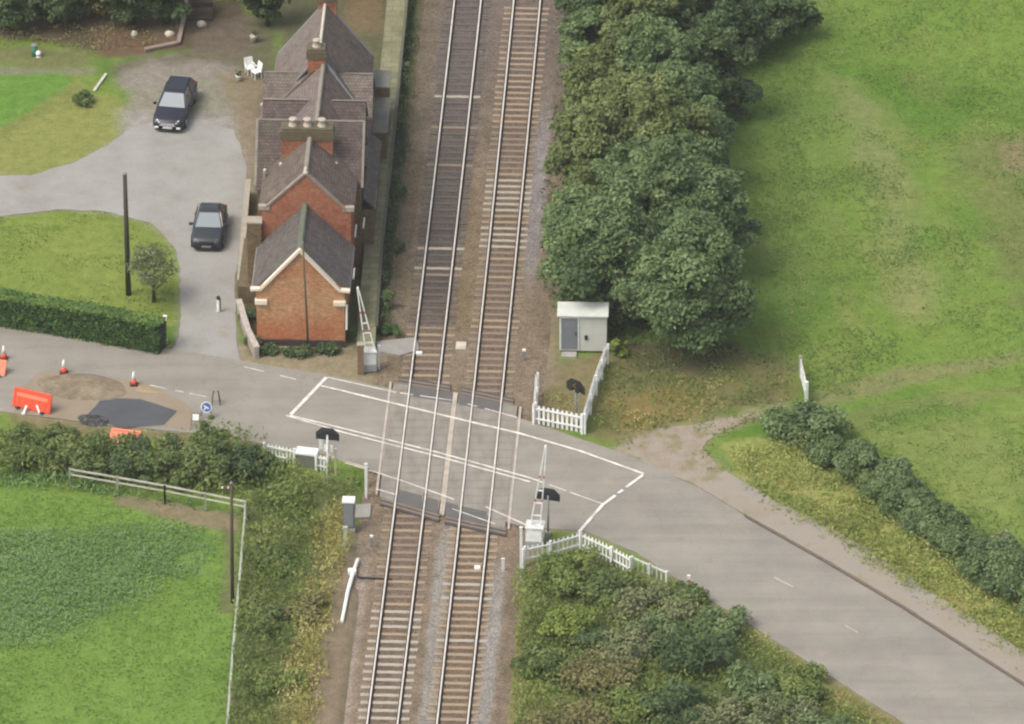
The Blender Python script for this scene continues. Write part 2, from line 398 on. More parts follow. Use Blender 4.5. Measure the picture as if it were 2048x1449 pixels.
# ------------------------------------------------------------------ layout lines shared by ground and objects
def xl(y): return -4.50 + .0526 * y - 7e-5 * y * y       # centre of the left hand track
def xr(y): return -1.11 + .0513 * y - 5e-5 * y * y
ROAD = [(-700, 475), (-100, 630), (0, 648), (170, 672), (340, 700), (480, 722), (640, 748), (800, 783), (1036, 836), (1180, 885), (1290, 925),
        (1400, 978), (1500, 1040), (1650, 1125), (1800, 1214), (2048, 1372), (2500, 1680), (2330, 1800), (1810, 1449), (1560, 1290), (1375, 1172), (1270, 1105),
        (1165, 1062), (1050, 1056), (905, 1012), (735, 938), (640, 908), (530, 890), (440, 872), (330, 862), (200, 850), (90, 835), (0, 824), (-150, 800), (-700, 690)]
DRIVE = [(-300, 330), (0, 352), (60, 352), (150, 325), (215, 292), (250, 262), (300, 246), (400, 238), (470, 262), (492, 330), (494, 400), (470, 560), (474, 690), (482, 724),
         (340, 702), (352, 690), (360, 640), (362, 560), (352, 500), (300, 446), (210, 424), (110, 420), (0, 434), (-300, 440)]
FARM = [(1230, 905), (1255, 880), (1320, 858), (1400, 846), (1480, 834), (1555, 812), (1575, 814), (1490, 842), (1425, 868), (1405, 898), (1440, 940), (1500, 1000), (1470, 1024), (1400, 978), (1290, 925)]
PAVE = [(1400, 978), (1450, 945), (1560, 1010), (1640, 1048), (1750, 1110), (1850, 1180), (1960, 1250), (2048, 1308), (2400, 1520), (2500, 1680), (2048, 1368), (1800, 1210), (1650, 1121), (1500, 1037)]
W = lambda pts: [tuple(p) for p in poly(pts)]
road_w, drive_w, farm_w, pave_w = W(ROAD), W(DRIVE), W(FARM), W(PAVE)
bed_w = [(xl(y) - 2.45 + (.5 if y < -22 else 0), y) for y in np.linspace(-60, 70, 40)] + [(xr(y) + (2.7 if y < -14 else 3.0), y) for y in np.linspace(70, -60, 40)]

# ------------------------------------------------------------------ ground sheet with its own patches of grass, soil and wear
def axis(lo, hi, st, far):
    a = list(np.arange(lo, hi + st / 2, st)); s = st; x = hi
    while x < far: s *= 1.5; x += s; a.append(x)
    s = st; x = lo; b = []
    while x > -far: s *= 1.5; x -= s; b.append(x)
    return np.array(b[::-1] + a)
def grid_mesh(name, X, Y, Z, colr, mat):
    ny, nx = X.shape
    me = bpy.data.meshes.new(name); me.vertices.add(nx * ny); me.vertices.foreach_set('co', np.stack([X, Y, Z], -1).ravel())
    i = np.arange(nx * ny).reshape(ny, nx); q = np.stack([i[:-1, :-1], i[:-1, 1:], i[1:, 1:], i[1:, :-1]], -1).reshape(-1, 4)
    me.loops.add(q.size); me.loops.foreach_set('vertex_index', q.ravel().astype(np.int32))
    me.polygons.add(len(q)); me.polygons.foreach_set('loop_start', np.arange(0, q.size, 4, dtype=np.int32)); me.update(calc_edges=True)
    ca = me.color_attributes.new('patches', 'FLOAT_COLOR', 'POINT')
    ca.data.foreach_set('color', np.concatenate([colr.reshape(-1, 3), np.ones((nx * ny, 1))], 1).astype(np.float32).ravel())
    for p in me.polygons: p.use_smooth = True
    me.materials.append(mat); o = bpy.data.objects.new(name, me); COL.objects.link(o); return o
m = Mat('grass_and_soil', .95, .1)
at = m.n('ShaderNodeAttribute', attribute_name='patches')
f1 = m.ramp(m.noise(9, 6, m.coord('Object', (1, .8, 1)), .7), [(.25, (.74,) * 3), (.5, (1.0,) * 3), (.75, (1.32,) * 3)])
f2 = m.ramp(m.noise(1.6, 5, rough=.7), [(.3, (.75, .78, .7)), (.7, (1.25, 1.2, 1.25))])
m.color(m.mix(1, m.mix(1, at.outputs['Color'], f1, 'MULTIPLY'), f2, 'MULTIPLY')); m.bump(m.noise(14, 5), .5, .05)
GROUND = m.m
gx = axis(-32, 32, .22, 2500); gy = axis(-40, 46, .22, 2500); X, Y = np.meshgrid(gx, gy)
near = (np.abs(X) < 60) & (np.abs(Y) < 80)
c_past = np.array([.112, .174, .030]); c_green = np.array([.076, .146, .020]); c_dryp = np.array([.175, .185, .058])
f = fbm(X, Y, 7, 11); f3 = fbm(X * 1.6 + Y * .3, Y * .5, 3.0, 21)
G = c_past + (c_green - c_past) * sstep(.45, .68, f)[..., None] + (c_dryp - c_past) * (sstep(.55, .75, f3) * .42)[..., None]
def paint(pts, c, soft=.5, wob=.8, k=1.0, seed=3, world=False, sc=1.6):
    global G
    d = sdf(X, Y, pts if world else W(pts)) + (fbm(X, Y, sc, seed) - .5) * 2 * wob
    a = sstep(-soft, soft, d) * k * near
    G = G + (np.array(c) - G) * a[..., None]
# right hand pasture: greener by the trees, paler worn lines
paint([(1420, 0), (1640, 0), (1700, 300), (1620, 620), (1480, 640), (1480, 300)], (0.106, 0.153, 0.038), 2, 2, .6, 31)
paint([(1660, 150), (1760, 200), (1840, 450), (1880, 640), (1800, 640), (1740, 420)], (0.186, 0.189, 0.080), 1.2, 1, .55, 33)
paint([(1880, 300), (2048, 260), (2200, 600), (2048, 640), (1980, 480)], (0.110, 0.115, 0.045), 1.5, 2, .6, 35)
paint([(2000, 290), (2060, 280), (2060, 350), (2010, 345)], (0.200, 0.150, 0.090), .5, .6, .8, 36)
paint([(1615, 790), (1800, 735), (2060, 700), (2060, 722), (1840, 770), (1640, 815)], (.165, .155, .07), .5, .5, .75, 37)
paint([(1640, 835), (1800, 800), (2060, 770), (2060, 790), (1820, 830), (1700, 860)], (0.150, 0.140, 0.060), .35, .5, .4, 38)
paint([(1640, 850), (2060, 830), (2060, 1080), (1900, 1020), (1760, 900)], (0.159, 0.189, 0.053), 1.5, 1.5, .7, 39)
# banks and verges around the crossing
paint([(1215, 700), (1480, 690), (1600, 730), (1590, 800), (1420, 840), (1240, 880), (1170, 870)], (0.115, 0.105, 0.045), .8, .9, .9, 41)
paint([(1220, 800), (1370, 770), (1400, 830), (1240, 880)], (0.165, 0.125, 0.045), .6, .8, .8, 42)
paint([(1230, 680), (1480, 680), (1440, 740), (1260, 745)], (0.072, 0.062, 0.036), .6, .7, .75, 43)
paint([(1060, 745), (1215, 700), (1165, 865), (1070, 850)], (0.150, 0.125, 0.065), .3, .4, .9, 44)
paint([(1440, 890), (1580, 880), (1780, 1010), (2060, 1200), (2060, 1310), (1850, 1180), (1640, 1048), (1500, 980)], (0.225, 0.227, 0.074), .5, .7, .85, 45)
paint([(1450, 905), (1520, 930), (1650, 1040), (1850, 1180), (2060, 1310), (2060, 1290), (1900, 1180), (1700, 1040)], (0.200, 0.160, 0.060), .4, .5, .6, 46)
paint([(1040, 1070), (1160, 1080), (1375, 1175), (1560, 1290), (1800, 1449), (1900, 1600), (1010, 1600), (1030, 1300)], (0.119, 0.130, 0.052), .6, .8, .95, 47)
paint([(1340, 1165), (1400, 1180), (1560, 1290), (1800, 1449), (1740, 1449), (1530, 1300)], (0.170, 0.145, 0.060), .4, .5, .8, 48)
paint([(1000, 1120), (1045, 1120), (1060, 1300), (1050, 1600), (1000, 1600)], (.16, .125, .065), .3, .4, .85, 90)
paint([(1080, 540), (1122, 560), (1124, 760), (1060, 800), (1040, 700)], (.15, .12, .08), .3, .4, .9, 91)
paint([(xl(y) - 3.9, y) for y in (-60, -40, -25, -16)] + [(xl(y) - 2.2, y) for y in (-16, -25, -40, -60)], (.165, .13, .085), .3, .3, .95, 92, True)
paint([(xr(y) + 2.3, y) for y in (-60, -40, -25, -16)] + [(xr(y) + 3.4, y) for y in (-16, -25, -40, -60)], (.15, .12, .07), .3, .3, .95, 93, True)
paint([(-200, 1080), (40, 1060), (250, 1090), (400, 1090), (390, 1150), (290, 1190), (180, 1240), (60, 1290), (-200, 1300)], (.088, .15, .045), .8, .8, .8, 94)
paint([(1010, 1150), (1080, 1200), (1090, 1600), (1010, 1600)], (0.120, 0.125, 0.040), .4, .5, .7, 49)
# field at the lower left and the bank beside the track
paint([(-300, 960), (0, 975), (480, 1030), (470, 1449), (450, 1600), (-300, 1600)], (0.115, 0.189, 0.036), .4, .5, .95, 51)
paint([(220, 985), (330, 1003), (478, 1034), (478, 1068), (380, 1052), (230, 1010)], (.17, .135, .085), .3, .4, .9, 52)
paint([(445, 1060), (475, 1060), (466, 1230), (440, 1230)], (0.100, 0.080, 0.050), .3, .3, .6, 56)
paint([(490, 930), (700, 960), (720, 1000), (690, 1100), (660, 1300), (630, 1600), (450, 1600), (480, 1100)], (0.119, 0.130, 0.055), .5, .6, .95, 53)
paint([(640, 1040), (705, 1010), (690, 1120), (665, 1300), (640, 1600), (560, 1600), (590, 1350), (650, 1180)], (0.200, 0.170, 0.055), .4, .6, .85, 54)
paint([(600, 1600), (640, 1300), (680, 1130), (705, 1100), (700, 1250), (672, 1350), (655, 1600)], (.17, .14, .09), .3, .4, .9, 89)
paint([(650, 1180), (700, 1120), (690, 1250), (670, 1350), (640, 1600), (610, 1600), (640, 1350)], (0.170, 0.145, 0.100), .3, .5, .7, 55)
# lawns, beds and yards by the station
paint([(-300, 140), (130, 150), (150, 170), (0, 265), (-300, 400)], (0.092, 0.176, 0.030), .15, .12, 1, 61)
paint([(-300, 370), (0, 255), (140, 168), (165, 165), (175, 185), (0, 285), (-300, 400)], (0.160, 0.155, 0.050), .3, .3, .7, 62)
paint([(0, 275), (160, 185), (230, 190), (252, 215), (245, 255), (215, 290), (150, 325), (60, 352), (0, 352), (-300, 340), (-300, 380)], (0.172, 0.185, 0.053), .25, .25, .95, 63)
paint([(-300, 134), (190, 137), (190, 148), (-300, 148)], (0.160, 0.155, 0.110), .2, .25, .8, 64)
paint([(-300, 90), (200, 95), (180, 134), (-300, 134)], (0.119, 0.124, 0.049), .4, .6, .9, 65)
paint([(-300, 0), (480, 0), (520, 60), (500, 100), (200, 105), (100, 85), (-300, 60)], (0.075, 0.056, 0.036), .4, .7, .95, 66)
paint([(190, 60), (370, 60), (360, 95), (200, 120)], (0.120, 0.075, 0.048), .3, .6, .8, 67)
paint([(-300, 440), (0, 434), (110, 420), (210, 424), (300, 446), (352, 500), (362, 560), (360, 640), (345, 655), (200, 620), (0, 575), (-300, 510)], (0.136, 0.182, 0.036), .15, .12, 1, 68)
paint([(60, 470), (250, 450), (340, 540), (330, 640), (200, 600)], (0.159, 0.189, 0.044), 1, 1, .5, 69)
paint([(400, 40), (540, 20), (540, 260), (500, 260), (470, 160), (250, 170), (210, 130), (380, 100)], (0.105, 0.085, 0.062), .5, .7, .9, 70)
paint([(480, 150), (540, 150), (520, 420), (470, 700), (440, 640), (480, 380)], (0.135, 0.105, 0.065), .3, .4, .8, 71)
paint([(540, -40), (790, -40), (790, 320), (730, 320), (700, 150), (560, 150)], (.085, .082, .045), .5, .6, .95, 86)
paint([(690, -40), (775, -40), (770, 60), (700, 60)], (.14, .10, .055), .5, .6, .8, 87)
paint([(380, 250), (270, 160), (250, 240)], (0.120, 0.105, 0.050), .5, .5, .6, 72)
paint([(470, 690), (720, 690), (780, 680), (800, 790), (640, 755), (480, 725)], (0.200, 0.165, 0.105), .3, .4, .95, 73)
paint([(20, 760), (120, 800), (540, 880), (530, 905), (420, 895), (250, 885), (20, 850)], (.15, .125, .065), .4, .5, .9, 88)
paint([(0, 640), (0, 600), (340, 690), (370, 700), (340, 706)], (0.170, 0.140, 0.070), .25, .3, .8, 74)
paint([(690, 300), (880, 0), (840, 700), (700, 700)], (0.120, 0.100, 0.060), .5, .4, .8, 75)
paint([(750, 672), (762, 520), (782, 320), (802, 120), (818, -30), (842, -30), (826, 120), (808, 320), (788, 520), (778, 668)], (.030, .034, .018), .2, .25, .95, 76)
paint([(230, 150), (300, 120), (470, 130), (500, 260), (494, 400), (300, 420), (250, 260), (262, 215)], (0.200, 0.180, 0.150), .8, .9, .85, 77)
paint([(250, 220), (300, 230), (480, 230), (500, 400), (250, 400)], (0.240, 0.230, 0.210), .9, .5, .9, 83)
paint([(440, 150), (520, 150), (510, 400), (480, 420), (470, 260)], (0.170, 0.135, 0.085), .5, .5, .8, 78)
paint(DRIVE, (.22, .195, .15), .45, .35, .75, 79)
paint(FARM, (.25, .205, .145), .8, .6, .85, 80)
paint(PAVE, (.23, .18, .11), .6, .5, .8, 84)
paint(ROAD, (.22, .185, .125), .35, .35, .7, 85)
paint([(xl(y) - 3.7, y) for y in (-60, -40, -25, -19)] + [(xl(y) - 1.8, y) for y in (-19, -25, -40, -60)], (.165, .13, .085), .25, .3, .95, 95, True)
paint([(772, 665), (786, 520), (808, 320), (826, 120), (840, -30), (885, -30), (862, 300), (820, 665)], (.125, .10, .062), .2, .25, .95, 96)
paint([(470, 590), (530, 590), (530, 705), (500, 712)], (.07, .06, .035), .2, .2, .9, 97)
paint([(505, 20), (560, 20), (545, 160), (500, 150)], (.085, .085, .045), .4, .4, .85, 98)
Z = (fbm(X, Y, 1.5, 81) - .5) * .10 + (fbm(X, Y, 9, 82) - .5) * .12
hard = np.full(X.shape, -9.0)
for pg in (road_w, drive_w, farm_w, pave_w): hard = np.maximum(hard, sdf(X, Y, pg))
kb = sstep(-.5, .5, sdf(X, Y, bed_w)); kh = sstep(-1.0, -.3, hard)
Z = Z * (1 - kh) * (1 - kb) - .014 * kh - .35 * kb * (1 - 0 * kh)
Z = np.where(near, Z, -.02)
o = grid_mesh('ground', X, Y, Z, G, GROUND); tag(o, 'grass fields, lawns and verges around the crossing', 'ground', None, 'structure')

# ------------------------------------------------------------------ roads and paths: sheets with uneven edges
def sheet(name, pts, z, mat, label, jit=.0, step=.35, kind='structure', cat=None, thick=0, parent=None):
    out = []
    n = len(pts)
    for k in range(n):
        a = np.array(pts[k]); b = np.array(pts[(k + 1) % n]); L = np.linalg.norm(b - a)
        q = max(1, int(L / step)) if jit else 1
        nrm = np.array([-(b - a)[1], (b - a)[0]]) / max(L, 1e-6)
        for i in range(q):
            p = a + (b - a) * i / q
            if jit and i: p = p + nrm * (float(fbm(np.array([p[0]]), np.array([p[1]]), .9, 17, 3)[0]) - .5) * 2 * jit
            out.append(p)
    bm = bmesh.new(); vs = [bm.verts.new((p[0], p[1], z)) for p in out]; fc = bm.faces.new(vs)
    if fc.normal.z < 0: fc.normal_flip()
    bmesh.ops.recalc_face_normals(bm, faces=bm.faces)
    bm.normal_update()
    if bm.faces[:][0].normal.z < 0: bm.faces[:][0].normal_flip()
    if thick:
        r = bmesh.ops.extrude_face_region(bm, geom=list(bm.faces)); vv = [v for v in r['geom'] if isinstance(v, bmesh.types.BMVert)]
        bmesh.ops.translate(bm, verts=vv, vec=(0, 0, -thick)); bmesh.ops.recalc_face_normals(bm, faces=bm.faces)
    bmesh.ops.triangulate(bm, faces=list(bm.faces))
    me = bpy.data.meshes.new(name); bm.to_mesh(me); bm.free(); me.materials.append(mat)
    o = bpy.data.objects.new(name, me); COL.objects.link(o); o.parent = parent
    if kind: tag(o, label, cat or name.replace('_', ' '), None, kind)
    return o
def surf(name, stops, sc=1.0, grain=60, patch=None, streak=None, crack=False, rot=0):
    m = Mat(name, .9, .2)
    c = m.ramp(m.noise(sc, 6, rough=.65), stops)
    if streak: c = m.mix(m.ramp(m.noise(.9, 5, m.coord('Object', streak[0]), .7), [(.45, (0, 0, 0)), (.7, (.28,) * 3)]), c, streak[1])
    if crack:
        mp = m.n('ShaderNodeMapping'); mp.inputs['Rotation'].default_value = (0, 0, R(33)); mp.inputs['Scale'].default_value = (.05, .9, 1); m.l(m.coord(), mp.inputs[0])
        c = m.mix(m.ramp(m.noise(1, 3, mp.outputs[0]), [(.42, (0, 0, 0)), (.62, (.55,) * 3)]), c, m.mix(1, c, (.80, .79, .78), 'MULTIPLY'))
        vv = m.n('ShaderNodeTexVoronoi', feature='DISTANCE_TO_EDGE'); vv.inputs['Scale'].default_value = .28
        dv = m.n('ShaderNodeVectorMath', operation='ADD'); nz = m.n('ShaderNodeTexNoise'); nz.inputs['Scale'].default_value = 1.2; m.l(m.coord(), nz.inputs[0]); m.l(m.coord(), dv.inputs[0]); m.l(nz.outputs['Color'], dv.inputs[1]); m.l(dv.outputs[0], vv.inputs[0])
        c = m.mix(m.ramp(vv.outputs[0], [(.002, (.22,) * 3), (.008, (0, 0, 0))]), c, (.10, .09, .078))
    if patch: c = m.mix(m.ramp(m.noise(patch[0], 5, rough=.7), [(patch[1], (0, 0, 0)), (patch[1] + .12, (.8,) * 3)]), c, patch[2])
    g = m.ramp(m.noise(grain, 3), [(.3, (.78,) * 3), (.7, (1.22,) * 3)])
    m.color(m.mix(1, c, g, 'MULTIPLY')); m.bump(m.noise(grain, 3), .35, .01); return m.m
ASPH = surf('worn_asphalt', [(.3, (.198, .183, .153)), (.55, (.234, .217, .183)), (.75, (.27, .245, .200))], .35, 45, (.22, .60, (.285, .235, .172)), ((.25, 2.2, 1), (.212, .192, .160)), crack=True)
GRAV = surf('driveway_gravel', [(.3, (.205, .195, .168)), (.5, (.248, .240, .215)), (.7, (.275, .268, .245))], .4, 30, (.45, .58, (.22, .185, .135)))
FARMG = surf('farm_track_gravel', [(.3, (.21, .17, .12)), (.55, (.25, .21, .165)), (.75, (.26, .24, .205))], 1.1, 25, (.9, .50, (.165, .145, .065)))
PAVEG = surf('dusty_pavement', [(.3, (.225, .19, .14)), (.5, (.245, .215, .172)), (.7, (.215, .205, .182))], .3, 30, (.9, .58, (.17, .15, .07)))
sheet('driveway', drive_w, .012, GRAV, 'pale grey gravel driveway beside the station house', .16)
sheet('farm_track', farm_w, .016, FARMG, 'stony farm track leading from the road to the white gate', .28)
sheet('pavement', pave_w, .10, PAVEG, 'dusty raised pavement along the far side of the road', .05, thick=.25)
sheet('road', road_w, .032, ASPH, 'worn grey asphalt road running over the level crossing', .07, thick=.06)
kb_ = MB(); kp = [P(x, y) for x, y in ((1490, 1035), (1500, 1041), (1650, 1126), (1800, 1215), (2048, 1373), (2500, 1681))]
for a, b in zip(kp, kp[1:]):
    a = a.copy(); b = b.copy(); a.z = b.z = .065; kb_.bar(a, b, .08, .09)
tag(kb_.build('kerb', worn('kerb_stone', (.12, .095, .075), .6, .7, 3)), 'dark kerb between the road and the pavement', 'kerb', None, 'structure')

# ------------------------------------------------------------------ track bed, tracks
m = Mat('ballast', .95, .15)
at = m.n('ShaderNodeAttribute', attribute_name='patches')
vo = m.n('ShaderNodeTexVoronoi'); vo.inputs['Scale'].default_value = 16; m.l(m.coord(), vo.inputs[0])
sp = m.n('ShaderNodeSeparateColor'); m.l(vo.outputs['Color'], sp.inputs[0])
g = m.ramp(sp.outputs[0], [(0, (.6,) * 3), (.5, (1,) * 3), (1, (1.5, 1.45, 1.4))])
m.color(m.mix(1, m.mix(1, at.outputs['Color'], g, 'MULTIPLY'), m.ramp(m.noise(1.2, 5), [(.3, (.8, .78, .76)), (.7, (1.2,) * 3)]), 'MULTIPLY'))
m.bump(vo.outputs['Distance'], .6, .04); BALL = m.m
by = np.arange(-60, 70.1, .2); bs = np.arange(0, 1.0001, 1 / 52)
XL = np.array([xl(y) - 2.85 + (.55 if y < -22 else 0) for y in by]); XR = np.array([xr(y) + (2.75 if y < -14 else 3.05) for y in by])
BX = XL[:, None] + (XR - XL)[:, None] * bs[None]; BY = np.repeat(by[:, None], len(bs), 1)
dl = BX - np.array([xl(y) for y in by])[:, None]; dr = BX - np.array([xr(y) for y in by])[:, None]
edge = np.minimum(BX - XL[:, None], XR[:, None] - BX)
BZ = -.075 + (fbm(BX, BY, .5, 91) - .5) * .05 - .12 * sstep(.9, .0, edge) + .0
BC = np.zeros(BX.shape + (3,)) + np.array([.160, .126, .088])
fb = fbm(BX, BY, 3, 92)
crib = np.maximum(np.abs(dl) < .74, np.abs(dr) < .74)
def bmix(c, a):
    global BC
    BC = BC + (np.array(c) - BC) * np.clip(a, 0, 1)[..., None]
bmix((.12, .095, .06), sstep(.5, .7, fb) * .7)
bmix((.105, .078, .055), crib * .7)
bmix((.052, .045, .041), (np.abs(dl) < .72) * sstep(2, 9, BY) * .85)                     # oily left track beyond the crossing
bmix((.10, .082, .068), (np.abs(dl) < 1.4) * sstep(6, 14, BY) * .6)
bmix((.098, .082, .072), sstep(18, 34, BY) * .65)
bmix((.15, .115, .06), ((np.abs(dr + 1.7) < .5) & (BY > 3)) * sstep(26, 8, BY) * .5)
bmix((.105, .09, .055), ((dl < -1.5)) * sstep(0, 12, BY) * .5)
gb = (fbm(BX, BY, 2.0, 95) - .5) * .8
bmix((.215, .208, .19), sstep(.5, .2, np.abs(dr + 1.35 + gb * .4)) * sstep(-14, -19, BY) * .7)  # clean stone between the tracks
bmix((.215, .208, .19), sstep(.55, .2, np.abs(dr - 1.5 + gb * .4)) * sstep(-17, -24, BY) * .8)
bmix((.19, .18, .18), sstep(.6, .2, np.abs(dr - 1.6 + gb * .3)) * sstep(6, 12, BY) * sstep(32, 22, BY) * .8)
bmix((.225, .19, .16), sstep(.7, .3, np.abs(dl + 2.2)) * sstep(-16, -22, BY) * .7)
bmix((.215, .155, .11), sstep(.4, .8, edge) * (dr > 1.2) * sstep(-22, -16, BY) * sstep(-12, -15, BY) * .5)
tag(grid_mesh('track_bed', BX, BY, BZ, BC, BALL), 'brown and grey ballast bed under the two tracks', 'track bed', None, 'structure')

rail_sec = [(-.10, 0), (.13, 0), (.13, .012), (.012, .03), (.012, .10), (.038, .112), (.038, .15), (-.038, .15), (-.038, .112), (-.012, .10), (-.012, .03), (-.10, .012)]  # foot widened, most on the right, in place of the rail's shadow
def sweep(fx, off, sec, ys, z0):
    vs = []; fs = []; n = len(sec)
    for y in ys:
        x = fx(y) + off
        vs += [(x + a, y, z0 + b) for a, b in sec]
    for i in range(len(ys) - 1):
        for k in range(n):
            k2 = (k + 1) % n; fs.append((i * n + k, i * n + k2, (i + 1) * n + k2, (i + 1) * n + k))
    return vs, fs
S_CONC = worn('concrete_sleeper', (.37, .33, .265), .55, .75, 2.5)
S_TAN = worn('tan_sleeper', (.30, .225, .145), .6, .7, 2.5)
S_BRN = worn('brown_sleeper', (.215, .165, .120), .7, .7, 2.5)
S_DRK = worn('dark_sleeper', (.096, .084, .073), .7, .7, 2.5)
ZS = -.042                                       # sleeper top
def crossing_part(fx, y):                        # is the track under the road here?
    return sdf(np.array([fx(y)]), np.array([float(y)]), road_w)[0] > -.12
def make_track(fx, label, spacing, pick):
    t = thing('railway_track', label, 'railway track', (0, 0, 0), 0, 'railway tracks over the crossing')
    ys = np.arange(-60, 70.1, 2.0)
    for sgn in (-1, 1):
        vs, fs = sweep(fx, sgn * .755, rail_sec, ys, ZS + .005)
        r = MB().add(vs, fs).build('rail', RUST_SHADE, t)
        hd = [(-.038, 0), (.038, 0), (.038, .010), (-.038, .010)]
        vs, fs = sweep(fx, sgn * .755, hd, ys, ZS + .005 + .151)
        MB().add(vs, fs).build('rail_head', RAILHEAD, r)
    sl = MB().box((0, 0, -.06), (2.55, .25, .12)).build('sleeper', S_TAN, None)
    meshes = {}
    for key, mt in (('c', S_CONC), ('t', S_TAN), ('b', S_BRN), ('d', S_DRK)):
        me = sl.data.copy(); me.materials.clear(); me.materials.append(mt); meshes[key] = me
    bpy.data.objects.remove(sl)
    y = -35.6; ks = []
    while y < 41.5:
        if not crossing_part(fx, y): ks.append(y)
        y += spacing
    ks = ks[:100]
    for y in ks:
        s = bpy.data.objects.new('sleeper', meshes[pick(y)]); COL.objects.link(s); s.parent = t
        s.location = (fx(y) + rng.uniform(-.04, .04), y, ZS + rng.uniform(-.014, .006)); s.rotation_euler = (0, rng.uniform(-.004, .004), -math.atan(.0526) + rng.uniform(-.012, .012))
    return t
def pick_l(y):
    r = random.random()
    if y < -23: return 'c' if r < .7 else 't'
    if y < -14: return 'b' if r < .7 else 't'
    if y < 4: return 't' if r < .35 else 'b'
    if 9.5 < y < 13 or 27 < y < 30: return 'c' if r < .35 else 'd'
    return 'd' if r < .9 else 'b'
def pick_r(y):
    r = random.random()
    if y < -14: return 't' if r < .85 else 'c'
    if y < 6: return 'b' if r < .7 else 't'
    if 12 < y < 19.5: return 'c' if r < .8 else 't'
    if 22 < y < 30: return 't' if r < .6 else 'b'
    return 'b' if r < .6 else 't'
make_track(xl, 'double line of rails on dark sleepers nearer the station house', .70, pick_l)
make_track(xr, 'double line of rails on tan sleepers nearer the tall trees', .655, pick_r)

# crossing deck between and beside the rails
m = Mat('deck_panels', .85, .2); c = m.ramp(m.noise(1.2, 5, m.coord('Object', (1.5, .5, 1))), [(.3, (.168, .150, .124)), (.55, (.216, .196, .164)), (.8, (.244, .220, .182))])
wv = m.n('ShaderNodeTexWave', bands_direction='Y'); wv.inputs['Scale'].default_value = .42; wv.inputs['Distortion'].default_value = .6; m.l(m.coord(), wv.inputs[0])
m.color(m.mix(1, c, m.ramp(wv.outputs[0], [(0, (.86,) * 3), (.12, (1,) * 3), (1, (1.03,) * 3)]), 'MULTIPLY')); DECK = m.m
DECKD = worn('dark_deck_edge', (.075, .07, .066), .6, .6, 2)
deck = thing('crossing_deck', 'grey panel deck carrying the road between the rails', 'crossing deck', (0, 0, 0))
def y_on(fx, off, edge_px):
    """where the line fx+off meets the polyline of photo pixels edge_px on the ground"""
    pts = [P(*p) for p in edge_px]; best = None
    for a, b in zip(pts, pts[1:]):
        for i in range(41):
            q = a + (b - a) * i / 40; e = abs(q.x - fx(q.y) - off)
            if best is None or e < best[0]: best = (e, q.y)
    return best[1]
top_e = [(700, 745), (790, 768), (905, 786), (1040, 815), (1120, 835)]; bot_e = [(700, 962), (770, 1000), (880, 1030), (960, 1050), (1060, 1066)]
for fx, a, b in ((xl, -1.62, -.84), (xl, -.66, .66), (xl, .84, 1.52), (xr, -1.52, -.84), (xr, -.66, .66), (xr, .84, 1.62)):
    y0a, y1a = y_on(fx, a, bot_e), y_on(fx, a, top_e); y0b, y1b = y_on(fx, b, bot_e), y_on(fx, b, top_e)
    sheet('deck_panel', [(fx(y0a) + a, y0a), (fx(y0b) + b, y0b), (fx(y1b) + b, y1b), (fx(y1a) + a, y1a)], .050, DECK, None, kind=None, thick=.12, parent=deck)
DECKE = worn('dark_deck_end', (.105, .098, .09), .75, .6, 2)
for fx, a, b in ((xl, -.66, .66), (xr, -.66, .66), (xl, .84, 1.52), (xr, -1.52, -.84)):
    for e_px, sg, ln in ((bot_e, 1, 1.3), (top_e, -1, 1.1)):
        ya, yb = y_on(fx, a, e_px), y_on(fx, b, e_px)
        sheet('end_panel', [(fx(ya) + a, ya), (fx(yb) + b, yb), (fx(yb) + b, yb + sg * ln), (fx(ya) + a, ya + sg * ln)], .054, DECKE, None, kind=None, thick=.02, parent=deck)
for fx, a in ((xl, -1.78), (xl, 1.64), (xr, -1.64), (xr, 1.80)):
    y0, y1 = y_on(fx, a, bot_e), y_on(fx, a, top_e)
    MB().bar((fx(y0) + a, y0, .012), (fx(y1) + a, y1, .012), .12, .09).build('edge_beam', PINKLINE, deck)
# dark trespass grids at the outer edges of the deck
def grid_strip(fx, a, b, e_px, dy, lbl):
    t = thing('trespass_guard', lbl, 'trespass guard', (0, 0, 0), 0, 'timber guards at the deck edge')
    for i in range(4):
        ya, yb = y_on(fx, a, e_px) + dy + i * .17 * (1 if dy > 0 else -1), y_on(fx, b, e_px) + dy + i * .17 * (1 if dy > 0 else -1)
        MB().bar((fx(ya) + a, ya, -.01), (fx(yb) + b, yb, -.01), .12, .10).build('timber_slat', DECKD if i % 2 else S_BRN, t)
grid_strip(xl, -1.5, 1.6, bot_e, -.12, 'dark slatted guard at the near deck edge on the station side')
grid_strip(xr, -1.5, 1.7, bot_e, -.12, 'dark slatted guard at the near deck edge by the white pedestal')
grid_strip(xl, -1.4, 1.4, top_e, .14, 'dark slatted guard at the far deck edge by the green platform')
grid_strip(xr, -1.4, 1.4, top_e, .14, 'dark slatted guard at the far deck edge by the picket pen')

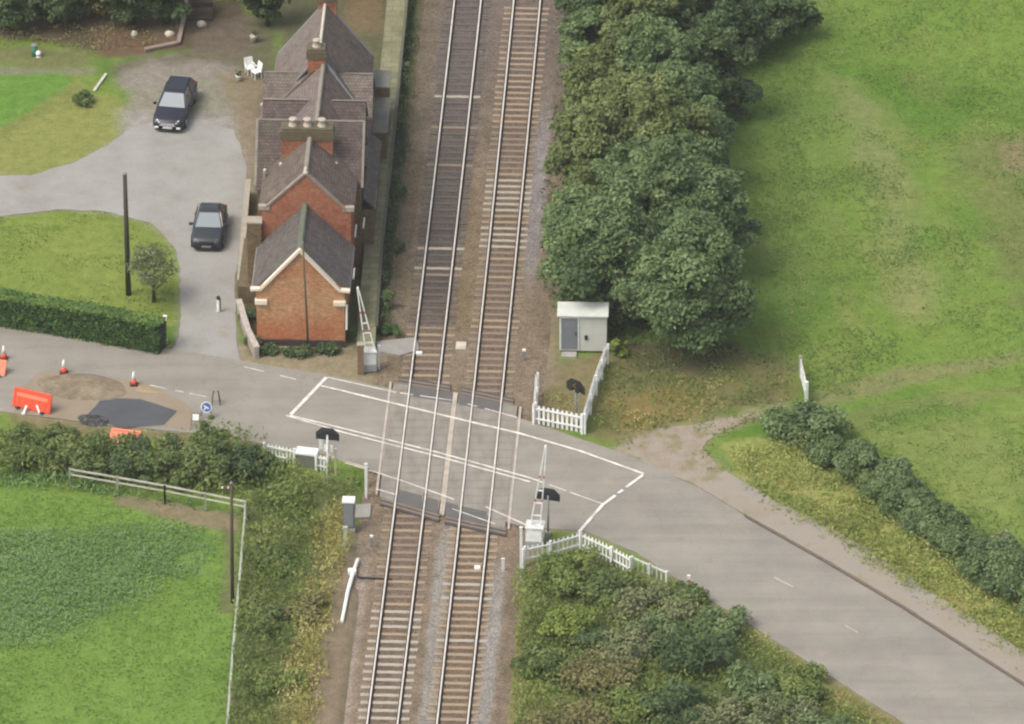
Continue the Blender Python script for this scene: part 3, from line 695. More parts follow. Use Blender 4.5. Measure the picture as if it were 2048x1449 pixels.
# ------------------------------------------------------------------ road markings, 4 mm and more above the road and the deck
lines = thing('road_markings', 'white painted box and double centre lines across the level crossing', 'road marking', (0, 0, 0))
lines['kind'] = 'structure'
def line(a, b, wd, z=.060, gaps=None):
    A, B = P(*a), P(*b); d = (B - A); L = d.length; d.normalize(); n = Vector((-d.y, d.x, 0)) * wd / 2
    mb = MB(); segs = gaps or [(0, 1)]
    for s, e in segs:
        p, q = A + d * L * s, A + d * L * e; p.z = q.z = z
        mb.add([p - n, q - n, q + n, p + n], [(0, 1, 2, 3)])
    return mb.build('painted_line', LINE, lines)
line((653, 757), (582, 831), .20)
line((640, 773), (950, 848), .145); line((950, 848), (1036, 868), .145); line((1036, 868), (1160, 904), .145); line((1160, 904), (1288, 950), .145)
line((655, 757), (792, 787), .08); line((800, 788), (905, 803), .07, gaps=[(0, .25), (.38, .98)]); line((935, 810), (1034, 837), .07, gaps=[(0, .2), (.35, 1)])
line((580, 833), (690, 860), .11); line((690, 860), (880, 908), .11); line((880, 908), (1060, 958), .11); line((1060, 958), (1205, 1010), .08, gaps=[(0, .2), (.27, .5), (.55, 1)])
line((572, 833), (690, 868), .11); line((690, 868), (880, 916), .11); line((880, 916), (1060, 966), .11)
line((1286, 952), (1205, 1012), .17, gaps=[(0, .42), (.5, .62), (.68, 1)]); line((1205, 1012), (1158, 1066), .17)
line((690, 928), (800, 962), .07); line((800, 962), (908, 1001), .08); line((972, 1016), (1052, 1052), .08); line((752, 980), (790, 991), .07); line((905, 1020), (990, 1050), .06)
f_ = worn('faded_line', (.40, .37, .31), .7, .9, 4)
for o_ in (line((1548, 1156), (1586, 1175), .10, .038), line((1690, 1252), (1716, 1267), .07, .038)): o_.data.materials[0] = f_
line((300, 772), (412, 795), .06, .038, [(0, .3), (.45, .6), (.7, 1)]); line((480, 733), (640, 772), .06, .038, [(.05, .3), (.5, .7)])

# ------------------------------------------------------------------ station house
HA = R(2.2); HO = P(602, 691); house = thing('station_house', 'long red brick station house with many steep slate and tile roofs', 'house', (HO.x, HO.y, 0), -HA)
def gable_walls(name, u0, u1, v0, v1, ze, zr, mat, along='v', um=None):
    if along == 'v':
        um = (u0 + u1) / 2 if um is None else um
        a = [Vector((u0, v0, -.3)), Vector((u1, v0, -.3)), Vector((u1, v0, ze)), Vector((um, v0, zr)), Vector((u0, v0, ze))]; b = [p + Vector((0, v1 - v0, 0)) for p in a]
    else:
        vm = (v0 + v1) / 2
        a = [Vector((u0, v0, -.3)), Vector((u0, v1, -.3)), Vector((u0, v1, ze)), Vector((u0, vm, zr)), Vector((u0, v0, ze))]; b = [p + Vector((u1 - u0, 0, 0)) for p in a]
    return MB().prism(a, b).build(name, mat, house)
def slope(name, p, q, r, s, mat, th=.09, lift=.02, parent=None):
    """a roof slab over the quad p q r s"""
    p, q, r, s = map(Vector, (p, q, r, s)); n = (q - p).cross(s - p).normalized()
    if n.z < 0: n = -n
    return MB().prism([k + n * lift for k in (p, q, r, s)], [k + n * (lift + th) for k in (p, q, r, s)]).build(name, mat, parent or house)
def roof_v(u0, u1, v0, v1, ze, zr, mat, um=None, oh=.15, ov=.0, matl=None):
    um = (u0 + u1) / 2 if um is None else um
    for ue, mt in ((u0, matl or mat), (u1, mat)):
        k = oh / abs(ue - um); e = ue + (ue - um) * k; z = ze - (zr - ze) * k
        slope('roof', (um, v0 - ov, zr), (um, v1 + ov, zr), (e, v1 + ov, z), (e, v0 - ov, z), mt)
def roof_u(u0, u1, v0, v1, ze, zr, mat, oh=.15, ov=.1):
    vm = (v0 + v1) / 2
    for ve in (v0, v1):
        k = oh / abs(ve - vm); e = ve + (ve - vm) * k; z = ze - (zr - ze) * k
        slope('roof', (u0 - ov, vm, zr), (u1 + ov, vm, zr), (u1 + ov, e, z), (u0 - ov, e, z), mat)
def ridge(a, b, mat, r=.13):
    MB().tube([a, b], r, 6).build('ridge_tiles', mat, house)
def coping(pts, y, wd, mat, th=.13, dep=.3):
    """stone coping following pts (u, z) on a gable at v = y"""
    for a, b in zip(pts, pts[1:]):
        A = Vector((a[0], y, a[1])); B = Vector((b[0], y, b[1])); d = (B - A).normalized()
        MB().bar(A - d * .02, B + d * .02, dep, th).build('coping', mat, house)
worn_tile = tiles('patched_clay_tiles', 0, [(.3, (.115, .09, .078)), (.55, (.17, .14, .12)), (.75, (.15, .11, .10))], (.16, .15, .11))
VERGE = worn('weathered_verge', (.23, .20, .165), .55, .8, 2)
# front block
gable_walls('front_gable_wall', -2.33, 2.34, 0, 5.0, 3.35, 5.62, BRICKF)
roof_v(-2.33, 2.34, .16, 4.98, 3.35, 5.62, SLATE_U, oh=.2)
ridge((0, .2, 5.73), (0, 4.95, 5.73), LEAD, .17)
coping([(-2.62, 3.42), (-2.1, 3.45), (0, 5.86)], .0, .2, CREAM); coping([(2.62, 3.42), (2.1, 3.45), (0, 5.86)], .0, .2, CREAM)
for s in (-1, 1): MB().box((s * 2.08, -.02, 2.68), (.66, .36, .26)).build('corbel_stone', CREAM, house, bevel=.02)
MB().box((0, -.035, .1), (4.75, .12, .5)).build('plinth', worn('dark_plinth', (.06, .045, .04), .6, .7), house)
MB().tube([(2.44, -.12, 1.1), (2.47, -.1, 2.6)], .055, 8).build('drainpipe', WHITE, house)
for s in (-1, 1): MB().tube([(s * 2.56, .1, 3.2), (s * 2.56, 4.9, 3.2)], .07, 8).build('gutter', STEELGREY, house)
# taller block behind it
gable_walls('rear_gable_wall', -2.32, 2.42, 5.0, 9.4, 5.35, 7.5, BRICKR)
roof_v(-2.32, 2.42, 5.18, 9.6, 5.35, 7.5, TILE_U, oh=.12, um=.05, matl=TILE_U)
ridge((.05, 5.25, 7.62), (.05, 9.3, 7.62), MOSSTILE, .14)
coping([(-2.1, 5.55), (0, 7.62)], 5.06, .2, MOSSTILE, .10, .26); coping([(2.15, 5.5), (.1, 7.62)], 5.06, .2, MOSSTILE, .10, .26)
for s in (-1, 1): MB().box((s * 2.25 + .05, 5.08, 5.50), (.62, .3, .26)).build('kneeler', TAN, house, bevel=.02)
MB().lathe((.05, 5.08, 7.6), [(.14, 0), (.16, .1), (.08, .16), (.09, .3), (.03, .42)], 8).build('finial', STONE, house, True)
MB().box((-2.72, 4.95, 2.3), (.76, .6, 4.8)).build('buttress', BRICKB, house)
MB().box((-2.72, 4.95, 4.75), (.84, .7, .10)).build('buttress_cap', TAN, house)
# cross block with the wide chimney
gable_walls('cross_wall', -2.78, 2.75, 8.4, 13.0, 5.0, 7.55, BRICKB, 'u')
roof_u(-2.78, 2.75, 8.4, 13.0, 5.0, 7.55, TILE_V, oh=.25)
ridge((-2.9, 10.7, 7.66), (2.86, 10.7, 7.66), VERGE, .06)
for u in (-2.88, 2.86):
    MB().bar((u, 8.25, 4.95), (u, 10.7, 7.64), .13, .12).build('verge_coping', VERGE, house); MB().bar((u, 13.1, 4.95), (u, 10.7, 7.64), .13, .12).build('verge_coping', VERGE, house)
def chimney(u, v, wd, dp, z0, z1, npot, cap=.5):
    c = MB().box((u, v, (z0 + z1) / 2), (wd, dp, z1 - z0)).build('chimney', BRICKR, house)
    MB().box((u, v, z1 - cap / 2 + .1), (wd + .14, dp + .14, cap)).box((u, v, z1 + .16), (wd + .02, dp + .02, .14)).build('chimney_cap', worn('mossy_cap', (.12, .10, .058), .6, .8, 3), c)
    for k in range(npot):
        x = u + (k - (npot - 1) / 2) * (wd / max(npot, 1)) * .86
        MB().lathe((x, v, z1 + .2), [(.24, 0), (.25, .06), (.19, .10), (.17, .34), (.22, .38), (.22, .44), (.14, .45)], 10).build('chimney_pot', POT, c, True)
    return c
chimney(-.10, 9.25, 2.72, .8, 5.2, 7.95, 3, .55)
# long rear roof with its cross gables
gable_walls('back_wall', -2.9, 2.7, 13.0, 18.2, 4.4, 7.0, BRICKB, um=.25)
roof_v(-2.9, 2.7, 11.6, 18.2, 4.4, 7.0, TILE_U, um=.25, matl=TILE_LIT)
ridge((.25, 10.9, 7.14), (.25, 18.0, 7.14), MOSSTILE, .13)
gable_walls('cross_gable_wall', -2.75, 2.65, 13.1, 16.3, 4.9, 6.55, BRICKB, 'u'); roof_u(-2.75, 2.65, 13.1, 16.3, 4.9, 6.55, TILE_V, oh=.2)
ridge((-2.85, 14.7, 6.68), (-.35, 14.7, 6.68), VERGE, .05); ridge((.9, 14.7, 6.68), (2.75, 14.7, 6.68), VERGE, .05)
gable_walls('wing_wall', -2.95, 2.85, 16.6, 20.2, 4.3, 6.2, BRICKB, 'u'); roof_u(-2.95, 2.85, 16.6, 20.2, 4.3, 6.2, worn_tile, oh=.2)
ridge((-3.05, 18.4, 6.30), (-1.3, 18.4, 6.30), VERGE, .05); ridge((1.4, 18.4, 6.30), (2.95, 18.4, 6.30), VERGE, .05)
for u in (-2.3, 2.2): MB().bar((u * 1.25, 16.5, 4.5), (u * .1 + .25, 17.9, 7.02), .12, .08).build('valley_lead', DIRTY if u < 0 else STEELGREY, house)
chimney(-.12, 18.1, .95, .75, 5.2, 7.9, 1, .45)
gable_walls('end_wall', -2.35, 2.3, 18.2, 24.0, 4.5, 7.4, BRICKB, um=.0)
roof_v(-2.35, 2.3, 18.1, 24.1, 4.5, 7.4, TILE_U, um=.0, oh=.3, matl=TILE_LIT)
ridge((.0, 18.2, 7.52), (.0, 24.0, 7.52), STONE, .09)
for s, ue in ((-1, -2.6), (1, 2.55)):
    MB().bar((ue, 24.1, 4.30), (.0, 24.1, 7.55), .18, .10).build('verge_coping', STEELGREY, house); MB().bar((ue, 18.1, 4.30), (.0, 18.1, 7.55), .15, .09).build('verge_coping', STEELGREY, house)
MB().bar((-3.2, 18.0, 4.45), (-2.0, 18.0, 5.35), .12, .09).build('valley_lead', WHITE2, house)
chimney(.12, 24.3, 1.0, .7, 5.2, 8.0, 2, .45)
FLATR = worn('mossy_flat_roof', (.15, .15, .12), .55, .8, 1.2)
for u, v, du, dv, z in ((-2.85, 21.5, .9, 4.6, 2.6), (2.95, 20.6, 1.3, 3.8, 2.5), (2.9, 23.6, 1.2, 1.8, 3.1)):
    MB().box((u, v, z / 2 - .1), (du, dv, z)).build('outhouse_wall', BRICKB, house); MB().box((u, v, z - .04), (du + .16, dv + .16, .12)).build('flat_roof', FLATR, house)
MB().box((2.05, 19.9, 4.95), (.5, .9, .06), Matrix.Rotation(R(50), 3, 'Y')).build('skylight', worn('green_glass', (.03, .10, .11), .7, .4, 3, .2), house)
MB().box((3.05, 13.0, 1.45), (.6, 7.2, 2.9)).build('outhouse_wall', BRICKB, house)
slope('roof', (2.75, 9.4, 3.6), (2.75, 16.6, 3.6), (3.4, 16.6, 3.0), (3.4, 9.4, 3.0), SLATE_U)
for v0, v1, u, z in ((9.6, 11.6, 3.44, 2.98), (7.4, 8.4, 2.95, 3.0), (5.4, 6.6, 2.62, 3.6), (2.0, 3.0, 2.7, 3.0)):
    MB().bar((u, v0, z), (u, v1, z), .07, .12).build('white_fascia', WHITE, house)
for x, y, z in ((-2.35, 8.3, 5.6), (1.45, 8.45, 6.0), (-1.5, 8.3, 6.0)): MB().lathe((x, y, z), [(.09, -.5), (.09, .3), (.11, .34), (.05, .4)], 8).build('finial', STONE, house, True)
for v in (2.2, 7.0, 10.7):                                             # windows of the driveway side
    f = MB().box((-2.34 if v < 8 else -2.80, v, 1.9), (.08, 1.2, 1.5)).build('window', WHITE, house)
    MB().box((-2.36 if v < 8 else -2.82, v, 1.9), (.07, .95, 1.25)).build('pane', GLASS, f)

# yard walls and beds against the house
def wall(name, label, pts, h, wd, mat, capm, cat='wall'):
    t = thing(name, label, cat, (0, 0, 0))
    mb = MB(); cp = MB()
    for a, b in zip(pts, pts[1:]):
        A, B = P(*a), P(*b); A.z = B.z = h / 2 - .15; mb.bar(A, B, wd, h + .3); A.z = B.z = h + .045; cp.bar(A, B, wd + .08, .09)
    mb.build('masonry', mat, t); cp.build('coping', capm, t); return t
wall('yard_wall', 'tall brown yard wall with pale coping beside the driveway', [(480, 592), (490, 470), (497, 390)], .9, .22, BRICKB, TAN)
wall('garden_wall', 'low pale stone wall slanting out by the front gable', [(478, 622), (496, 682), (514, 718)], .65, .24, worn('pale_wall_stone', (.33, .29, .24), .6, .7, 3), worn('pale_wall_cap', (.42, .37, .32), .6, .7, 3))
tag(MB().box((0, 0, .35), (1.0, 5.2, 1.3), Matrix.Rotation(-HA, 3, 'Z')).build('coal_bunker', worn('mossy_bunker', (.14, .11, .06), .5, .9, 1.6)), 'mossy brown flat topped bunker between the yard wall and the house', 'bunker'); bpy.data.objects['coal_bunker'].location = (HO.x - 2.85, HO.y + 7.0, 0)

# ------------------------------------------------------------------ platform
pl_e = [tuple(P(x, y, .8).xy) for x, y in ((752, 652), (762, 500), (784, 300), (803, 100), (813, 0), (824, -110))]
pl_w = [tuple(P(x, y, .8).xy) for x, y in ((764, -110), (774, 0), (745, 300), (716, 640))]
plat = thing('station_platform', 'mossy green disused platform along the side of the station house', 'platform', (0, 0, 0))
m = Mat('mossy_platform', .95, .1); c = m.ramp(m.noise(.9, 6, rough=.75), [(.3, (.125, .125, .07)), (.5, (.172, .168, .095)), (.7, (.235, .22, .15))])
bt = m.n('ShaderNodeTexBrick'); bt.inputs['Scale'].default_value = 1; bt.inputs['Brick Width'].default_value = .9; bt.inputs['Row Height'].default_value = .6; bt.inputs['Mortar Size'].default_value = .025
bt.inputs['Color1'].default_value = (.9, .9, .9, 1); bt.inputs['Color2'].default_value = (1.1, 1.1, 1.1, 1); bt.inputs['Mortar'].default_value = (.7, .7, .65, 1); m.l(m.coord(), bt.inputs[0])
m.color(m.mix(1, c, bt.outputs[0], 'MULTIPLY')); MOSSP = m.m
sheet('platform_surface', pl_e + pl_w, .80, MOSSP, None, kind=None, thick=1.1, parent=plat)
mb = MB()
for a, b in zip(pl_e, pl_e[1:]): mb.bar((a[0] + .02, a[1], .795), (b[0] + .02, b[1], .795), .16, .08)
mb.build('platform_edge', worn('mossy_edge', (.10, .10, .065), .6, .8, 3), plat)
a = pl_e[0]; b = pl_w[-1]
MB().prism([Vector((a[0], a[1], -.2)), Vector((b[0], b[1], -.2)), Vector((b[0], b[1], .8)), Vector((a[0], a[1], .8))], [Vector((a[0] - .05, a[1] - 1.5, -.2)), Vector((b[0] - .05, b[1] - 1.5, -.2)), Vector((b[0] - .05, b[1] - 1.5, .03)), Vector((a[0] - .05, a[1] - 1.5, .03))]).build('platform_ramp', MOSSP, plat)
sheet('concrete_apron', W([(752, 684), (832, 676), (838, 700), (800, 712), (756, 704)]), .03, SLAB, 'pale concrete slab at the end of the platform', .05, cat='slab', thick=.3)

# ------------------------------------------------------------------ fences
def picket_fence(label, pts, h=1.05, gap=.19, pw=.09, posts=1.9, mat=WHITE, name='picket_fence', cat='picket fence', group=None, rails=(.3, .82), z0=0, solid=True):
    t = thing(name, label, cat, (0, 0, 0), 0, group)
    pk = MB(); W_ = [p if isinstance(p, Vector) else P(*p) for p in pts]
    for a, b in zip(W_, W_[1:]):
        d = (b - a); d.z = 0; L = d.length; d.normalize(); ang = math.atan2(d.y, d.x); M = Matrix.Rotation(ang, 3, 'Z'); nrm = Vector((-d.y, d.x, 0))
        k = int(L / gap)
        for i in range(k + 1):
            p = a + d * (i * gap); hh = h + rng.uniform(-.02, .02)
            vs = [(-pw / 2, -.012, z0), (pw / 2, -.012, z0), (pw / 2, -.012, hh - .06), (0, -.012, hh), (-pw / 2, -.012, hh - .06)]
            A = [M @ Vector(v) + p + nrm * .05 for v in vs]; B = [M @ (Vector(v) + Vector((0, .024, 0))) + p + nrm * .05 for v in vs]
            if solid: pk.prism(A, B)
        for r in rails:
            q = MB(); q.bar(a + Vector((0, 0, h * r)), b + Vector((0, 0, h * r)), .05, .09); q.build('rail', mat, t)
        n = max(1, round(L / posts))
        for i in range(n + 1):
            p = a + d * (L * i / n)
            if i == 0 and a is not W_[0]: continue
            MB().box((p.x - nrm.x * .07, p.y - nrm.y * .07, (h + .08) / 2 - .1), (.11, .11, h + .28), M).build('post', mat, t)
    if pk.v: pk.build('pickets', mat, t)
    return t
picket_fence('white picket fence with gaps along the road side of the pen', [(1068, 848), (1165, 867)], 1.15, .26, .13)
picket_fence('thin white picket fence seen end on beside the right hand rails', [(1069, 846), (1073, 786)], 1.15, .2, .09)
picket_fence('long white picket fence slanting up to the grey doored cabin', [(1167, 868), (1190, 790), (1213, 728)], 1.15, .17, .11)
picket_fence('white picket fence half sunk in weeds beside the roadworks hedge', [(530, 918), (590, 930)], .95, .2, .11)
picket_fence('short white picket fence between the lidded box and wig wag lights', [(634, 940), (656, 946)], .95, .2, .11)
picket_fence('cream rail fence without pickets ending at a corner post', [(660, 944), (736, 968)], .98, .2, .09, 2.2, worn('cream_paint', (.52, .48, .34), .6, .7), rails=(.95,), solid=False)
picket_fence('white picket fence wrapped round the weeds below the white pedestal', [(1043, 1135), (1047, 1130), (1100, 1118), (1160, 1100)], 1.05, .27, .08)
picket_fence('white picket fence running down the roadside from the fence corner', [(1162, 1100), (1225, 1130), (1262, 1150)], 1.05, .24, .10)
picket_fence('low white rail sunk in the verge beyond the roadside pickets', [(1266, 1138), (1335, 1168)], .72, .3, .06, 1.2, WHITE2, rails=(.9,))
for lb, px, py, h in (('tall white corner post at the left end of the weedy picket fence', 1042, 1160, 3.1), ('pale corner post where the cream rail meets the tracks', 732, 992, 1.9)):
    b = P(px, py); t = thing('corner_post', lb, 'post', b)
    MB().box((0, 0, h / 2 - .2), (.13, .13, h + .4)).build('shaft', WHITE, t); MB().box((0, 0, h + .02), (.17, .17, .05)).build('post_cap', WHITE2, t)
# post and rail fence of the lower left field
def rail_fence(label, pts, h, mat, posts, rails, cat='field fence', name='rail_fence', rw=.035):
    t = thing(name, label, cat, (0, 0, 0)); W_ = [P(*p) for p in pts]
    for a, b in zip(W_, W_[1:]):
        L = (b - a).length; n = max(1, round(L / posts))
        for i in range(n + 1):
            p = a + (b - a) * i / n; MB().box((p.x, p.y, h / 2 - .1), (.09, .09, h + .2 + rng.uniform(0, .06))).build('post', PALEWOOD, t)
        for r, hh in rails: MB().bar(a + Vector((0, 0, r)), b + Vector((0, 0, r)), rw, hh).build('rail', mat, t)
    return t
PALEW = worn('bleached_rail', (.50, .48, .40), .6, .8, 2)
rail_fence('pale two rail fence along the foot of the bramble hedge', [(140, 975), (330, 1008), (492, 1040)], 1.15, PALEW, 2.4, ((1.1, .10), (.78, .08)))
rail_fence('long thin pale fence running down the edge of the field', [(491, 1044), (478, 1200), (466, 1330), (455, 1470), (450, 1540)], 1.15, worn('pale_wire', (.36, .39, .30), .6, .8, 2), 3.0, ((1.1, .06), (.7, .03), (.35, .03)), rw=.05)

# ------------------------------------------------------------------ poles and posts
def pole(label, px, py, h, r, lean, mat=WOOD, arm=False, name='telegraph_pole', stay=False):
    b = P(px, py); t = thing(name, label, 'pole', b)
    MB().tube([(0, 0, -.3), (lean * .5, 0, h * .5), (lean, 0, h)], [r, r * .88, r * .72], 10).build('shaft', mat, t, True)
    MB().lathe((lean, 0, h), [(r * .8, 0), (r * .8, .05), (.02, .12)], 8).build('pole_cap', STEELGREY, t)
    if arm:
        MB().bar((lean - .55, 0, h - .35), (lean + .1, 0, h - .35), .08, .09).build('cross_arm', mat, t)
        for s in (-.45, -.15): MB().lathe((lean + s, 0, h - .3), [(.04, 0), (.05, .06), (.03, .12)], 8).build('insulator', WHITE, t)
    if stay:
        for i in range(3): MB().bar((lean - .16, -.05, h * .6 + i * .5), (lean + .16, -.05, h * .6 + i * .5), .03, .03).build('step_iron', STEELGREY, t)
    return t
pole('dark wooden pole standing on the lawn behind the clipped hedge', 257, 590, 7.45, .15, -.03, worn('dark_timber', (.05, .042, .03), .6, .7, 5), stay=True)
pole('thin brown pole standing against the front brick gable', 617, 702, 6.6, .065, -.22, worn('pale_brown_timber', (.12, .088, .055), .6, .7, 5))
pole('brown field pole with a short cross arm by the fence corner', 465, 1206, 7.1, .10, .06, arm=True)
b = P(331, 686); t = thing('gate_post', 'short dark post with white top and foot at the hedge end', 'post', b)
MB().box((0, 0, .75), (.13, .13, 1.5)).build('shaft', WOOD, t); MB().box((0, 0, 1.53), (.2, .2, .26)).build('post_cap', WHITE, t); MB().box((0, 0, .12), (.2, .2, .24)).build('foot_band', WHITE2, t)
b = P(437, 624); t = thing('driveway_bollard', 'little black and white bollard standing alone on the driveway', 'bollard', b)
MB().lathe((0, 0, 0), [(.13, 0), (.11, .1), (.09, .15), (.09, .78), (.06, .82)], 10).build('shaft', WHITE2, t, True); MB().lathe((0, 0, .8), [(.10, 0), (.11, .1), (.05, .18)], 10).build('cap', BLACK, t, True)
MB().box((.1, .02, .4), (.06, .12, .75)).build('dark_panel', BLACK, t)
def marker(label, px, py, h, wd, mat, top=None, name='marker_post', band=False):
    b = P(px, py); t = thing(name, label, 'marker post', b)
    MB().box((0, 0, h / 2 - .1), (wd, wd * .7, h + .2)).build('shaft', mat, t, bevel=.01)
    MB().box((0, 0, h + .03), (wd * 1.15, wd * .8, .10)).build('top_plate', top or mat, t)
    if band: MB().box((0, 0, h * .72), (wd + .012, wd * .7 + .012, .14)).build('reflector', RED, t)
    return t
marker('small pale marker leaning near the left hand rail', 743, 1092, .55, .14, STEELGREY, WHITE)
marker('small white marker beside the right hand rails below the deck', 1006, 1140, .6, .15, WHITE2)
marker('small dark topped marker on the ballast near the pen', 1048, 718, .5, .16, STEELGREY, WHITE)
marker('white verge post with red reflector on the road edge', 1377, 1182, .85, .14, WHITE, WHITE, 'verge_post', True)
marker('pale post in front of the tall grey cabinet', 691, 1098, 1.25, .2, worn('lichen_paint', (.42, .44, .30), .6, .7), None)
marker('small white post in the hedge by the picket fence end', 507, 925, .9, .22, WHITE2)
marker('thin white post right of the raised barrier by the platform ramp', 758, 734, 1.25, .12, WHITE2)
marker('second pale post of the wig wag lights beside the cream rail', 671, 950, 1.5, .11, worn('cream_post', (.55, .5, .36), .6, .6))
t = thing('signal_bracket_post', 'rusty brown post by the foot of the raised barrier', 'post', P(722, 748)); MB().box((0, 0, .85), (.34, .26, 1.9)).build('rusty_case', worn('rusty_case', (.20, .13, .08), .6, .8, 4), t); MB().box((0, 0, 1.83), (.42, .34, .06)).build('lid', PALEWOOD, t)

# ------------------------------------------------------------------ crossing barriers and wig wag lights
def barrier(label, px, py, lean, L, rz, k=1.0):
    b = P(px, py); t = thing('crossing_barrier', label, 'crossing barrier', b, 0, 'raised half barriers')
    M = Matrix.Rotation(rz, 3, 'Z')
    MB().box((0, 0, .55), (.62 * k, .55 * k, 1.1), M).build('pedestal', WHITE, t, bevel=.04)
    MB().box((0, -.02, .2), (.66 * k, .60 * k, .4), M).build('pedestal_foot', worn('grey_foot', (.34, .35, .33), .6, .6), t, bevel=.02)
    MB().box((0, 0, 1.13), (.68 * k, .6 * k, .07), M).build('pedestal_lid', WHITE2, t)
    piv = Vector((.02, 0, 1.15)); tip = piv + Vector((lean, .1, L))
    ax = M @ Vector((1, 0, 0))
    for s in (-1, 1):
        MB().bar(piv + ax * s * .26, piv + ax * s * .26 + Vector((lean * .02, 0, -.75)), .09, .16).build('counterweight', WHITE2, t)
        bm_ = MB().bar(piv + ax * s * .25, tip + ax * s * .03, .06, .10).build('boom_rail', WHITE, t)
        for k in range(2):
            f0 = .30 + k * .30; p0 = piv + ax * s * .25; p1 = tip + ax * s * .03; MB().bar(p0 + (p1 - p0) * f0, p0 + (p1 - p0) * (f0 + .035), .066, .106).build('red_band', RED, bm_)
    for k in range(3):
        f = .12 + k * .16; a = piv + (tip - piv) * f; wd = .25 * (1 - f) + .03 * f; MB().bar(a - ax * wd, a + ax * wd, .05, .06).build('boom_brace', WHITE, t)
    MB().lathe(tip, [(.06, -.1), (.07, .05), (.03, .12)], 8).build('boom_tip', WHITE, t)
    return t
barrier('raised white barrier beside the platform ramp and the house', 740, 738, -.62, 3.7, R(8))
barrier('raised white barrier on the big pedestal at the roadside weeds', 1070, 1088, .52, 4.6, R(-8), 1.4)
def wigwag(label, px, py, h, rz, front=True, plates=True):
    b = P(px, py); t = thing('crossing_signal', label, 'crossing signal', b, rz, 'wig wag lights')
    MB().tube([(0, 0, -.2), (0, 0, h + .1)], .06, 8).build('mast', WHITE2 if plates else STEELGREY, t, True)
    bd = MB().prism([Vector((x, -.03, h + z)) for x, z in ((-.62, -.22), (.62, -.22), (.62, .18), (.3, .5), (-.3, .5), (-.62, .18))], [Vector((x, .03, h + z)) for x, z in ((-.42, -.16), (.42, -.16), (.42, .12), (.2, .30), (-.2, .30), (-.42, .12))]).build('backing_board', BLACK, t)
    for k in range(9):
        x = -.36 + k * .09
        MB().box((x, -.04, h - .18), (.06, .02, .06)).build('border_block', WHITE if k % 2 else RED, bd)
    for s in (-1, 1):
        MB().lathe((0, 0, 0), [(.13, 0), (.15, .04), (.15, .2), (.12, .2)], 12).build('lamp_hood', BLACK, t).matrix_local = Matrix.Translation((s * .24, -.03, h)) @ Matrix.Rotation(R(90), 4, 'X')
        MB().lathe((0, 0, 0), [(.10, 0), (.10, .05), (.03, .08)], 12).build('red_lamp', REDLENS, t).matrix_local = Matrix.Translation((s * .24, -.05, h)) @ Matrix.Rotation(R(90), 4, 'X')
    MB().lathe((0, 0, 0), [(.09, 0), (.10, .18), (.07, .18)], 10).build('amber_lamp', worn('amber_lens', (.10, .06, .01), .6, .3), t).matrix_local = Matrix.Translation((0, -.03, h + .2)) @ Matrix.Rotation(R(90), 4, 'X')
    if plates:
        MB().box((.0, -.07, h - .75), (.5, .03, .4)).build('sign_plate', WHITE, t); MB().box((.36, -.02, h - .55), (.2, .03, .6)).build('sign_plate', WHITE2, t)
    MB().box((0, 0, .12), (.3, .3, .3)).build('base', CONC, t)
    return t
wigwag('black wig wag lights with white plates behind the lidded box', 656, 964, 2.75, R(168))
wigwag('black and red bordered wig wag lights inside the picket pen', 1152, 848, 2.2, R(-38), plates=False)
wigwag('dark wig wag lights behind the big white barrier pedestal', 1096, 1072, 2.35, R(165), plates=False)

# ------------------------------------------------------------------ cabins and cabinets
b = P(1166, 706); t = thing('relay_cabin', 'white relay cabin with grey door beside the tall trees', 'cabin', (b.x, b.y, 0), R(-1.5))
MB().box((0, .65, 1.17), (2.52, 1.3, 2.14)).build('cabin_wall', worn('white_cabin_panel', (.48, .49, .43), .75, .6, 1.2), t, bevel=.02)
MB().box((-.02, .62, 2.29), (2.72, 1.5, .09)).build('roof', worn('pale_cabin_roof', (.56, .58, .53), .7, .6, 1.5), t, bevel=.02)
d = MB().box((-.72, -.02, 1.2), (.86, .06, 1.9)).build('door', worn('grey_door', (.155, .17, .178), .8, .5, 1.5), t)
MB().box((-.72, -.02, 2.17), (.98, .07, .05)).box((-1.19, -.02, 1.2), (.05, .07, 1.98)).box((-.25, -.02, 1.2), (.05, .07, 1.98)).build('door_frame', WHITE, t)
MB().box((-.38, -.06, 1.2), (.05, .06, .2)).build('handle', BLACK, d)
for z in (1.7, 1.8, 1.9): MB().box((-.72, -.053, z), (.6, .012, .05)).build('louvre', STEELGREY, d)
MB().box((.16, -.02, .95), (.16, .07, .26)).build('vent', BLACK, t)
for x in (-1.1, 0, 1.1): MB().box((x, .65, .05), (.2, 1.2, .12)).build('footing', worn('dark_footing', (.05, .05, .045), .7, .5), t)
MB().box((-.74, -.32, .0), (.8, .5, .2)).build('door_step', CONC, t)
b = P(697, 1064); t = thing('location_cabinet', 'tall grey trackside cabinet with a bright top in the dry grass', 'cabinet', (b.x, b.y, 0), R(-3))
MB().box((0, .3, .85), (.58, .5, 1.7)).build('case', worn('grey_cabinet', (.16, .165, .17), .8, .5, 2), t, bevel=.015)
MB().box((0, .3, 1.74), (.64, .58, .09)).build('top', WHITE, t); MB().box((0, .04, .95), (.48, .02, 1.35)).build('door', STEELGREY, t); MB().box((0, .3, .06), (.66, .6, .16)).build('plinth', CONC, t)
sheet('cabinet_slab', W([(712, 1010), (742, 1008), (740, 1035), (710, 1036)]), .02, SLAB, 'square pale slab beside the tall grey cabinet', .02, cat='slab', thick=.2, kind='structure')
b = P(612, 936); t = thing('lidded_box', 'grey roadside box with a thick white lid between picket fences', 'grit box', (b.x, b.y, 0), R(-12))
